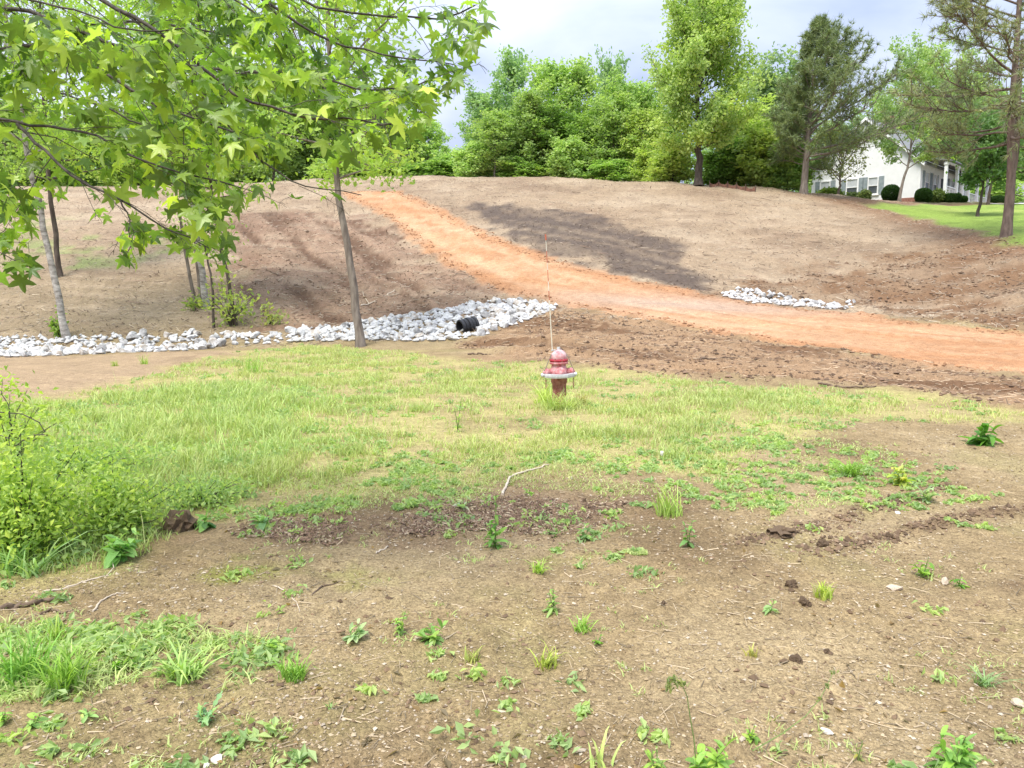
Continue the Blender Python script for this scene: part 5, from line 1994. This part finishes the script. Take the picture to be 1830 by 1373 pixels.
# middle strip and foreground straw
Q = sample_zone(P_MID, 2500, gP, .5)
n = len(Q)
push(sticks(np.stack([Q[:, 0], Q[:, 1], H(Q[:, 0], Q[:, 1]) + .008], -1), .05 + .2 * gP.random(n) ** 2, .004 + .004 * gP.random(n), np.array([(.40, .30, .2)]) * (.4 + 1.0 * gP.random(n))[:, None], gP, .15))
n = 3200
yy = 1.9 + 7 * gP.random(n) ** 1.4
xx = (gP.random(n) * 2 - 1) * (yy * .72 + .2)
push(sticks(np.stack([xx, yy, H(xx, yy) + .004], -1), .02 + .09 * gP.random(n) ** 2, .0012 + .0016 * gP.random(n), np.array([(.45, .36, .24)]) * (.35 + .9 * gP.random(n))[:, None], gP, .15))
flush("straw_and_slash", "scattered straw and dead twigs on the cleared hillside", "straw", M['chip'])
# wood chip mulch
Q = sample_zone(P_MULCH, 14000, gP, .6)
sdm = sdist(P_MULCH, Q[:, 0], Q[:, 1])
Q = Q[gP.random(len(Q)) < .55 * sstep(-.1, .6, sdm + fbm(Q[:, 0] / .5, Q[:, 1] / .5, 64, 3) * .7)]
n = len(Q)
L = .012 + .034 * gP.random(n)
pal = np.array([(.20, .132, .085), (.125, .082, .055), (.27, .185, .125), (.40, .32, .22), (.21, .135, .095)])
push(sticks(np.stack([Q[:, 0], Q[:, 1], H(Q[:, 0], Q[:, 1]) + .004 + .012 * gP.random(n)], -1), L, .0025 + .0035 * gP.random(n), pal[gP.integers(0, 5, n)] * (.7 + .6 * gP.random(n))[:, None], gP, .35))
flush("mulch", "dark red brown wood chip mulch strip", "mulch", M['chip'])


# dead leaf litter among the weeds
lt = MB()
n = 900
yy = 2.0 + 6.5 * gP.random(n) ** 1.3
xx = (gP.random(n) * 2 - 1) * (yy * .72)
kk = fbm(xx / .8, yy / .8, 97, 3) > -.05
xx, yy = xx[kk], yy[kk]
C = np.stack([xx, yy, H(xx, yy) + .006], -1)
leaf_cloud(lt, C, .012 + .022 * gP.random(len(xx)) ** 2, gP, 2.2, None, 1.7, .3)
o = lt.build("leaf_litter", M['leaf'])
o.color = (.34, .235, .135, 1)
tag(o, "dry brown leaf litter strewn over the foreground soil", "leaf litter", None, 'stuff')


# ------------------------------------------------------------------ single foreground plants
def tuft(name, label, px, py, hpx, nb, colr, seed, spread=.35, width=.0035, wide=.6, group="grass tufts on the bare soil"):
    g = np.random.default_rng(seed)
    b = gp(px, py)
    hh = hpx / F_PX * b[1] * 1.3
    nb = int(nb * 1.3)
    width = width * 1.25
    t = thing(name, label, 'grass tuft', b, 0, group)
    a, r = g.random(nb) * 6.28, hh * .38 * g.random(nb)
    P = np.stack([np.cos(a) * r, np.sin(a) * r, np.full(nb, -.004)], -1)
    h = hh * (.2 + .85 * g.random(nb) ** 1.3)
    V, q, t3, c = blades(P, h, width * (.7 + .6 * g.random(nb)), h * wide * (.3 + 1.3 * g.random(nb)), np.array([colr]) * 1.75 * (.7 + .6 * g.random(nb))[:, None] * (1 + np.array([[.25, .05, 0]]) * g.random((nb, 1))), g, 4, .6)
    o = link("blades", mk_mesh("blades", V, [t3] + q, M['blade'], True, None, {"col": c}), t)
    o['kind'] = 'stuff'
    return t


def leaf_blade(p, d, L, w, g, up=.25, droop=.5, seg=4, wave=.0):
    """a broad leaf: two rows of quads folded at the midrib"""
    d = d / np.linalg.norm(d)
    s = np.cross(d, [0, 0, 1.0])
    s /= np.linalg.norm(s) + 1e-9
    V = []
    for k in range(seg + 1):
        t = k / seg
        c = p + d * L * t + np.array([0, 0, 1.0]) * L * (up * t - droop * t * t)
        ww = w * math.sin(math.pi * (t * .86 + .10)) ** .8 * (1 + wave * (1 if k % 2 else -1))
        lift = np.array([0, 0, ww * .35])
        V += [c - s * ww + lift, c, c + s * ww + lift]
    F = []
    for k in range(seg):
        a = k * 3
        F += [(a, a + 1, a + 4, a + 3), (a + 1, a + 2, a + 5, a + 4)]
    return np.array(V), np.array(F)


def weed(name, label, px, py, wpx, hpx, nleaf, colr, seed, lw=.28, stems=1, wave=0.0, group="leafy weeds on the bare soil", top=1.0):
    """rosette or upright leafy weed; every leaf is a part"""
    g = np.random.default_rng(seed)
    b = gp(px, py)
    ppm = b[1] / F_PX
    R, hh = wpx * ppm / 2 * 1.3, hpx * ppm * 1.2
    t = thing(name, label, 'weed', b, 0, group)
    flat = hpx < .6 * wpx
    stems = max(stems, 2 if hpx > 1.2 * wpx else 4)
    nleaf = int(nleaf * (1.5 if flat else 1.8))
    st = []
    sm = MB()
    for s in range(stems):
        a = s * 6.28 / stems + g.random()
        sp = R * (.15 + .4 * g.random())
        e = np.array([math.cos(a) * sp, math.sin(a) * sp, hh * .8 * (.45 + .55 * g.random())])
        if s == 0:
            e[2] = hh * .82
        p = np.array([e * np.array([q ** 1.2, q ** 1.2, q]) for q in np.linspace(0, 1, 6)])
        p[1:] += np.cumsum(g.normal(size=(5, 3)) * R * .03, 0)
        p[0, 2] = -.01
        sm.tube(p, np.linspace(.0022, .0008, 6) * (1 + hh * 4), 5)
        st.append(p)
    so = sm.build("stem", M['stem'], t)
    for k in range(nleaf):
        p = st[k % stems]
        q = ((k // stems) + g.random()) / (nleaf / stems + .5)
        q = min(q, .999)
        i = q * 5
        i0 = int(i)
        c = p[i0] + (p[i0 + 1] - p[i0]) * (i - i0)
        a = k * 2.4 + g.normal() * .5
        up = .05 + .75 * q + .35 * g.normal()
        L = R * (.85 - .45 * q * top) * (.45 + .65 * g.random())
        V, F = leaf_blade(np.zeros(3), np.array([math.cos(a), math.sin(a), 0]), L, L * min(lw, .3) * (.6 + .35 * g.random()), g, up, .2 + .7 * g.random(), 5, wave)
        me = mk_mesh("leaf", V, [F], M['leaf'], True, {"rnd": np.full(len(V), g.random())})
        o = link("leaf", me, t, c)
        o.rotation_euler = (g.normal() * .25, g.normal() * .25, 0)
        o.color = (*np.minimum(np.array(colr) * 1.75 * (.7 + .6 * g.random()), .6), 1)
    return t


M['stem'] = mat_noise('green_stem', (.12, .18, .05), (.2, .26, .08), 30, .7, 0)
G1, G2, G3, G4 = (.13, .24, .035), (.31, .42, .08), (.15, .24, .10), (.07, .16, .025)
tuft("grass_tuft", "bright yellow green tuft at the right end of the mulch strip", 1195, 916, 58, 90, (.22, .31, .085), 1001, wide=.5)
tuft("grass_tuft", "small yellow green tuft alone on bare soil beside dark clods", 1472, 1060, 34, 80, (.26, .33, .075), 1002, wide=.4)
tuft("grass_tuft", "wide green clump left of the two leafy weeds at the soil's right side", 1518, 850, 36, 110, G1, 1003, wide=1.3)
tuft("grass_tuft", "large spreading tuft with long drooping blades at lower left", 330, 1205, 62, 60, (.19, .29, .09), 1004, width=.006, wide=1.3)
tuft("grass_tuft", "dense green tuft right of the long bladed one at lower left", 522, 1205, 50, 90, (.14, .26, .05), 1005)
tuft("grass_tuft", "tall tuft at the picture's left edge in the lower green patch", 40, 1215, 95, 130, (.12, .24, .045), 1006, width=.004)
tuft("grass_tuft", "thick tuft beside the one at the left edge, lower green patch", 118, 1225, 85, 120, (.14, .25, .04), 1007, width=.004)
tuft("grass_tuft", "upright tuft at the top of the lower left green patch", 100, 1140, 60, 60, (.2, .29, .07), 1008)
tuft("grass_tuft", "small bright tuft in the centre of the bare foreground", 1041, 1118, 32, 50, (.17, .29, .06), 1009, wide=.8)
tuft("grass_tuft", "reddish based thin tuft below the centre tuft", 975, 1180, 42, 40, (.22, .27, .06), 1010)
tuft("grass_tuft", "thin dark tuft on a small mound left of centre", 843, 1168, 34, 30, (.18, .22, .06), 1011)
tuft("grass_tuft", "small tuft near the moss strip at the centre", 962, 1016, 24, 50, (.2, .31, .06), 1012, wide=1.0)
tuft("grass_tuft", "brownish green tuft in the dirt right of the hydrant's base", 1040, 722, 22, 60, (.24, .22, .06), 1013)
tuft("grass_tuft", "green tuft crowding the hydrant's left foot", 975, 722, 45, 130, (.26, .36, .07), 1014, wide=.9)
tuft("grass_tuft", "tall pale tuft in front of the hydrant, left of its middle", 990, 733, 44, 120, (.25, .33, .11), 1031, wide=.9)
tuft("grass_tuft", "tall pale tuft in front of the hydrant, right of its middle", 1014, 734, 32, 100, (.26, .33, .11), 1032, wide=1.0)
tuft("grass_tuft", "upright dark green tuft in the grass near the slender tree", 453, 668, 45, 60, (.15, .27, .05), 1015, wide=.4)
tuft("grass_tuft", "small tuft on the sandy strip below the ditch rocks", 258, 652, 22, 40, (.17, .27, .05), 1016)
tuft("grass_tuft", "low tuft at the far left of the sandy strip", 205, 655, 12, 40, (.18, .26, .05), 1017)
tuft("grass_tuft", "spreading pale tuft at right below the dark leafy weed", 1760, 1215, 34, 40, G3, 1018, wide=1.2)
tuft("grass_tuft", "bare thin tuft at the bottom right of centre soil", 1345, 1160, 24, 20, (.25, .26, .08), 1019)
tuft("grass_tuft", "pair of pale blades left of the bottom stalks", 1080, 1362, 60, 8, (.24, .32, .1), 1020, width=.005)
tuft("grass_tuft", "long blades at the foot of the leaning birch bush, left edge", 30, 1010, 90, 40, (.16, .28, .08), 1021, width=.006, wide=1.1)
tuft("grass_tuft", "pale bent blades below the yellow leafed bush", 60, 1015, 70, 30, (.2, .3, .12), 1022, width=.006, wide=1.2)

weed("leafy_weed", "tall leafy stalk standing in the mulch strip", 885, 968, 55, 98, 26, (.12, .22, .05), 1101, .22)
weed("leafy_weed", "pale blue green rosette in the mulch left of the tall stalk", 826, 903, 52, 28, 9, (.24, .34, .2), 1102, .36)
weed("leafy_weed", "slim upright seedling standing in the grass left of the hydrant", 818, 772, 24, 62, 20, (.20, .32, .06), 1103, .16)
weed("leafy_weed", "leafy green weed at the mulch strip's right corner", 1230, 968, 40, 50, 16, (.13, .23, .07), 1104, .3)
weed("leafy_weed", "small weed on the mulch right of the tall stalk", 1046, 955, 40, 30, 12, (.15, .24, .09), 1105, .28)
weed("leafy_weed", "large dark green broad leaved clump at the right edge", 1758, 797, 78, 36, 26, G4, 1106, .26, 3)
weed("leafy_weed", "upright bushy weed on the right side of the soil", 1612, 868, 55, 50, 24, G2, 1107, .28, 3)
weed("leafy_weed", "pale grey green weed just right of the upright bushy one", 1655, 893, 55, 28, 16, (.24, .32, .16), 1108, .3, 2, .3)
weed("leafy_weed", "broad round leaved plant with bright leaf on the right soil", 1648, 1020, 55, 42, 9, (.2, .31, .055), 1109, .45)
weed("leafy_weed", "small glossy broad leaved seedling beside the flat tan stone", 1714, 1040, 38, 22, 8, (.15, .29, .04), 1110, .38)
weed("leafy_weed", "small flat rosette on bare soil right of centre", 1377, 1090, 44, 22, 9, (.2, .3, .11), 1111, .3)
weed("leafy_weed", "leafy weed just below right of the small centre tuft", 1068, 1142, 36, 18, 9, G1, 1112, .3)
weed("leafy_weed", "tall thin weed above the small centre tuft", 988, 1085, 42, 50, 18, (.2, .31, .09), 1113, .22)
weed("leafy_weed", "bushy low weed left of centre, below the moss strip", 772, 1136, 62, 34, 22, (.19, .29, .08), 1114, .3, 3)
weed("leafy_weed", "green weed left of the bushy low weed", 714, 1126, 44, 42, 16, (.2, .32, .08), 1115, .3, 2)
weed("leafy_weed", "pale weed near the dead twig at left of centre", 634, 1136, 58, 34, 18, (.22, .31, .15), 1116, .28, 2)
weed("leafy_weed", "rounded clover like weed above the dense tuft at lower left", 490, 1158, 55, 26, 18, (.2, .32, .1), 1117, .45, 3)
weed("leafy_weed", "dark leafy weed beside the lower left grass patch", 214, 1192, 60, 34, 18, G1, 1118, .4, 3)
weed("leafy_weed", "ferny blue green weed below the long bladed tuft", 366, 1285, 66, 36, 18, (.17, .28, .13), 1119, .24, 2, .45)
weed("leafy_weed", "small pale rosette at the lower left", 156, 1285, 54, 22, 9, (.21, .33, .11), 1120, .24)
weed("leafy_weed", "little leafy sprout near the lower left corner", 60, 1292, 46, 28, 12, (.2, .32, .09), 1121, .35)
weed("leafy_weed", "leafy sprout at the very left edge near the bottom", 6, 1285, 40, 28, 10, (.2, .33, .07), 1122, .35)
weed("leafy_weed", "small three leaved sprout on the soil below the dense tuft", 590, 1262, 36, 20, 5, (.22, .33, .11), 1123, .25)
weed("leafy_weed", "large bushy weed near the lower right corner", 1700, 1358, 105, 72, 46, (.17, .29, .07), 1124, .2, 5)
weed("leafy_weed", "upright leafy weed at the bottom, left of the seed stalks", 1172, 1372, 60, 60, 18, (.21, .33, .08), 1125, .22)
weed("leafy_weed", "bright leafy bunch under the seed stalks at the bottom", 1270, 1372, 95, 62, 34, (.20, .32, .075), 1126, .26, 4)
weed("leafy_weed", "small upright weed above right of the bright bunch", 1342, 1312, 46, 34, 12, (.2, .33, .06), 1127, .3, 2)
weed("leafy_weed", "flat pale rosette right of the bright bunch", 1392, 1335, 46, 20, 8, (.24, .36, .12), 1128, .34)
weed("leafy_weed", "thin reddish tipped sprout above the bottom edge at right", 1535, 1345, 34, 42, 8, (.22, .22, .07), 1129, .2)
weed("leafy_weed", "small weed at the bottom of the lower left soil", 490, 1345, 26, 34, 8, (.22, .3, .1), 1130, .2)
weed("leafy_weed", "small weed by the pale twig in the sparse grass", 945, 880, 30, 14, 10, G1, 1131, .35)
weed("leafy_weed", "leafy sprig on the mulch near the left dirt lump", 365, 935, 60, 24, 16, (.13, .24, .07), 1132, .42, 2)
weed("leafy_weed", "grey green leafy weed at the mulch strip's left end", 210, 990, 90, 40, 30, (.17, .29, .09), 1133, .34, 4)
weed("leafy_weed", "pale grey green weed low on the mulch, left part", 470, 935, 60, 34, 20, (.19, .29, .12), 1134, .3, 3)

# seed stalks at the bottom
sk = thing("seed_stalk", "tall nodding seed stalk rising from the bright bunch at the bottom", "weed", gp(1245, 1368))
w = at(np.array([1245., 1240, 1233, 1228, 1218, 1205, 1195]), np.array([1372., 1320, 1280, 1245, 1222, 1215, 1226]), np.full(7, gp(1245, 1368)[1])) - gp(1245, 1368)
m = MB()
m.tube(w, np.linspace(.0026, .001, 7), 5)
m.build("stem", M['stem'], sk)
m = MB()
gq = np.random.default_rng(3)
C = np.repeat(w[4:], 14, 0) + gq.normal(size=(42, 3)) * .007
leaf_cloud(m, C, .012, gq, 0, None, 2.2)
c = m.build("seed_head", M['leaf'], sk)
c.color = (.34, .38, .16, 1)
c['kind'] = 'stuff'
b = gp(1345, 1340)
sk = thing("seed_stalk", "long thin stem leaning right over the bare soil at the bottom", "weed", b)
w = at(np.array([1345., 1400, 1440, 1465, 1478, 1490]), np.array([1342., 1310, 1280, 1250, 1225, 1200]), np.linspace(b[1], b[1] + .25, 6)) - b
w[:, 2] = np.maximum(w[:, 2], np.array([0, .02, .04, .06, .08, .1]))
m = MB()
m.tube(w, np.linspace(.0024, .0009, 6), 5)
m.build("stem", M['stem'], sk)
m = MB()
C = np.repeat(w[3:], 8, 0) + gq.normal(size=(24, 3)) * .006
leaf_cloud(m, C, .010, gq, 0, None, 2.0)
c = m.build("seed_head", M['leaf'], sk)
c.color = (.26, .30, .12, 1)
c['kind'] = 'stuff'

# bushes at the left
brush("leafy_bush", "yellow green leafy bush at the left edge of the foreground", 40, 985, 280, 185, 5600, .026, (.49, .62, .16), 601, 'bush', 46, 'twig', None, .6)
brush("leafy_bush", "rounded light green bush right of the bush at the left edge", 215, 945, 180, 120, 2400, .025, (.49, .62, .18), 602, 'bush', 40, 'twig', None, .6)
brush("leafy_bush", "low green weed thicket in front of the mulch's left end", 360, 895, 180, 45, 1300, .022, (.45, .58, .22), 603, 'bush', 30, 'twig', None, .6)
brush("leafy_bush", "green weed thicket behind the yellow green bushes", 150, 850, 280, 60, 2600, .027, (.45, .58, .20), 604, 'bush', 40, 'twig', None, .6)
t = brush("bramble", "bramble with arching bare canes at the left edge", 20, 830, 200, 120, 300, .04, (.45, .57, .14), 605, 'bush', 9, 'twig', None, .5)
m = MB()
b = gp(20, 830)
for pts in ([(-60, 760), (0, 737), (40, 740), (70, 755), (85, 780)], [(-40, 820), (0, 778), (20, 785), (40, 800)], [(85, 776), (60, 778), (40, 788), (25, 800)]):
    a = np.array(pts, float)
    m.tube(at(a[:, 0], a[:, 1], np.full(len(a), b[1] - .3)) - b, .005, 5)
m.build("cane", M['twig'], t)
brush("leafy_spray", "loose leafy spray hanging at the left edge above the bramble", 25, 800, 150, 170, 420, .036, (.45, .58, .13), 606, 'bush', 7, 'twig', None, .5)

# ------------------------------------------------------------------ single stones and sticks
M['stone_tan'] = mat_noise('tan_stone', (.40, .31, .22), (.60, .50, .39), 20, .85, .4, 80)
M['stone_white'] = mat_noise('pale_stone', (.60, .56, .50), (.76, .73, .68), 20, .85, .3, 80)
M['clod'] = mat_noise('dark_soil_clod', (.11, .074, .045), (.20, .138, .085), 30, .95, .8, 60)


def clod_mesh(seed, mat):
    import bmesh
    g = np.random.default_rng(seed)
    bm = bmesh.new()
    bmesh.ops.create_icosphere(bm, subdivisions=3, radius=.5)
    V = np.array([v.co[:] for v in bm.verts])
    F = np.array([[v.index for v in f.verts] for f in bm.faces])
    bm.free()
    k = seed * 3.7
    r = 1 + .75 * fbm(V[:, 0] * 5 + k, V[:, 1] * 5 + V[:, 2] * 3, seed, 4) + .3 * fbm(V[:, 2] * 9 + k, V[:, 0] * 9, seed + 5, 3)
    V = V * np.clip(r, .35, 1.6)[:, None] + g.normal(size=V.shape) * .02
    return mk_mesh("soil_clod", V, [F], mat, False)


def stone(name, label, px, py, wpx, hpx, mat, seed, cat='stone'):
    b = gp(px, py)
    s = b[1] / F_PX
    me = rock_mesh(seed, M[mat]) if cat != 'clod' else clod_mesh(seed, M[mat])
    o = link(name, me, None, b + np.array([0, 0, hpx * s * (.28 if cat != 'clod' else .12)]))
    o.scale = (wpx * s * .85, wpx * s * .7, hpx * s * 1.25)
    o.rotation_euler = (0, 0, random.random() * 3)
    return tag(o, label, cat)


stone("stone", "round white stone at the lower edge of the grass", 1183, 815, 22, 18, 'stone_white', 801)
stone("stone", "flat pale tan stone beside the glossy seedling at right", 1602, 1044, 38, 15, 'stone_tan', 802)
stone("stone", "tan stone between the flat pale stone and the glossy seedling", 1690, 1033, 26, 15, 'stone_tan', 803)
stone("stone", "small white oval stone on the right soil ridge", 1605, 912, 13, 9, 'stone_white', 804)
stone("stone", "large pale stone at the bottom left of the soil", 388, 1352, 38, 16, 'stone_white', 805)
stone("stone", "small pale stone touching the large one at the bottom left", 368, 1362, 26, 12, 'stone_white', 806)
stone("stone", "tan slab of stone at the right edge near the bottom", 1818, 1252, 40, 14, 'stone_tan', 807)
stone("stone", "pale round stone among gravel near the bottom, right of centre", 1478, 1297, 26, 14, 'stone_white', 808)
stone("stone", "little white pebble on the soil left of centre", 158, 1352, 14, 9, 'stone_white', 809)
stone("stone", "small white stone in the sparse grass below the seedling", 750, 836, 13, 7, 'stone_white', 810)
stone("soil_clod", "dark clod beside the small yellow green tuft", 1438, 1072, 24, 14, 'clod', 811, 'clod')
stone("soil_clod", "dark angular clod on the soil above the yellow tuft", 1415, 1038, 26, 14, 'clod', 812, 'clod')
stone("soil_clod", "dark pointed clod right of centre by the bare patch", 1186, 1076, 16, 12, 'clod', 813, 'clod')
stone("soil_clod", "dark pointed clod on the right ridge of soil", 1588, 955, 16, 14, 'clod', 814, 'clod')
stone("soil_clod", "round dark clod on the mulch right of the tall stalk", 1043, 893, 10, 9, 'clod', 815, 'clod')
stone("soil_clod", "rough clod on the lower right bare soil", 1425, 1170, 26, 13, 'clod', 816, 'clod')
stone("soil_clod", "small dark clod below the rough one at lower right", 1478, 1153, 16, 10, 'clod', 817, 'clod')
stone("soil_clod", "dark clod left of the lower right bare patch", 1200, 1203, 14, 9, 'clod', 818, 'clod')
stone("soil_clod", "large red brown dirt lump at the left end of the mulch", 320, 935, 80, 40, 'clod', 819, 'clod')
stone("soil_clod", "rough mound of dark soil on the right ridge", 1400, 952, 60, 16, 'clod', 820, 'clod')
stone("soil_clod", "crumbled soil heap right of the rough mound", 1470, 972, 30, 16, 'clod', 821, 'clod')

M['dead'] = mat_noise('dead_wood', (.09, .06, .042), (.2, .145, .10), 20, .9, .4, 60, stretch=(1, 1, 1))
M['deadp'] = mat_noise('bleached_twig', (.42, .34, .25), (.62, .54, .43), 20, .85, .2, 60)


def stick(name, label, pts, r, mat, extra=None, lift=.01):
    a = np.array(pts, float)
    q = gp(a[:, 0], a[:, 1])
    q[:, 2] += r * .6 + (a[:, 2] if a.shape[1] > 2 else 0)
    b = q[0].copy()
    t = thing(name, label, 'twig', b)
    n = len(q) * 4
    tt = np.linspace(0, len(q) - 1, n)
    P = np.stack([np.interp(tt, np.arange(len(q)), q[:, k]) for k in range(3)], -1) - b
    P[1:-1] += np.random.default_rng(len(label)).normal(size=(n - 2, 3)) * r * .5
    m = MB()
    m.tube(P, np.linspace(r, r * .55, n), 6)
    m.build("stem", M[mat], t, True)
    for e in (extra or []):
        e = np.array(e, float)
        w = gp(e[:, 0], e[:, 1])
        w[:, 2] += r * .6 + np.linspace(0, .02, len(e))
        m = MB()
        m.tube(w - b, np.linspace(r * .6, r * .3, len(e)), 5)
        m.build("side_twig", M[mat], t, True)


stick("stick", "thick dark stick lying at the left edge of the lower soil", [(-30, 1092), (0, 1086), (45, 1076), (98, 1068)], .018, 'dead')
stick("stick", "thin dark root right of the thick stick at left", [(70, 1088), (90, 1083), (110, 1090), (126, 1091)], .008, 'dead')
stick("twig", "curved pale twig lying below the left bushes", [(165, 1086), (180, 1068), (200, 1056), (222, 1051)], .006, 'deadp')
stick("twig", "long bleached twig lying along the edge of the left weeds", [(75, 1048), (110, 1042), (150, 1028), (190, 1020), (260, 1015)], .006, 'deadp', [[(190, 1020), (203, 1008), (200, 1000)]])
stick("twig", "pale forked twig in the sparse grass above the mulch", [(898, 880), (906, 862), (915, 848), (945, 840), (980, 829, )], .012, 'deadp')
stick("twig", "thin dark twig on the soil below the moss strip", [(555, 1055), (575, 1040), (590, 1035), (610, 1028)], .005, 'dead')
stick("twig", "thin pale root on the soil at left of centre", [(490, 1038), (510, 1048), (530, 1068), (535, 1085)], .004, 'deadp')
stick("stick", "dark branch at the grass edge right of the hydrant", [(1462, 690), (1490, 694), (1520, 697), (1565, 697)], .022, 'dead')
stick("stick", "thin straight branch on the churned earth below the road", [(1250, 644), (1280, 642), (1318, 640)], .02, 'dead')
stick("twig", "straw coloured stick lying in the mulch near the tall stalk", [(672, 985), (684, 978), (694, 972)], .006, 'deadp')
stick("stick", "dark log piece by the grass right of the slender tree", [(836, 634), (850, 633), (870, 633)], .025, 'dead')
stick("branch", "fallen bare branch on the brown bank behind the slender tree", [(645, 548), (660, 540), (690, 527), (705, 518)], .025, 'deadp', [[(660, 540), (650, 530), (648, 520)], [(690, 527), (700, 530), (712, 524)]])
stick("branch", "thin fallen branch on the tan slope right of the clump", [(425, 475), (450, 482), (480, 488), (505, 496)], .02, 'dead')
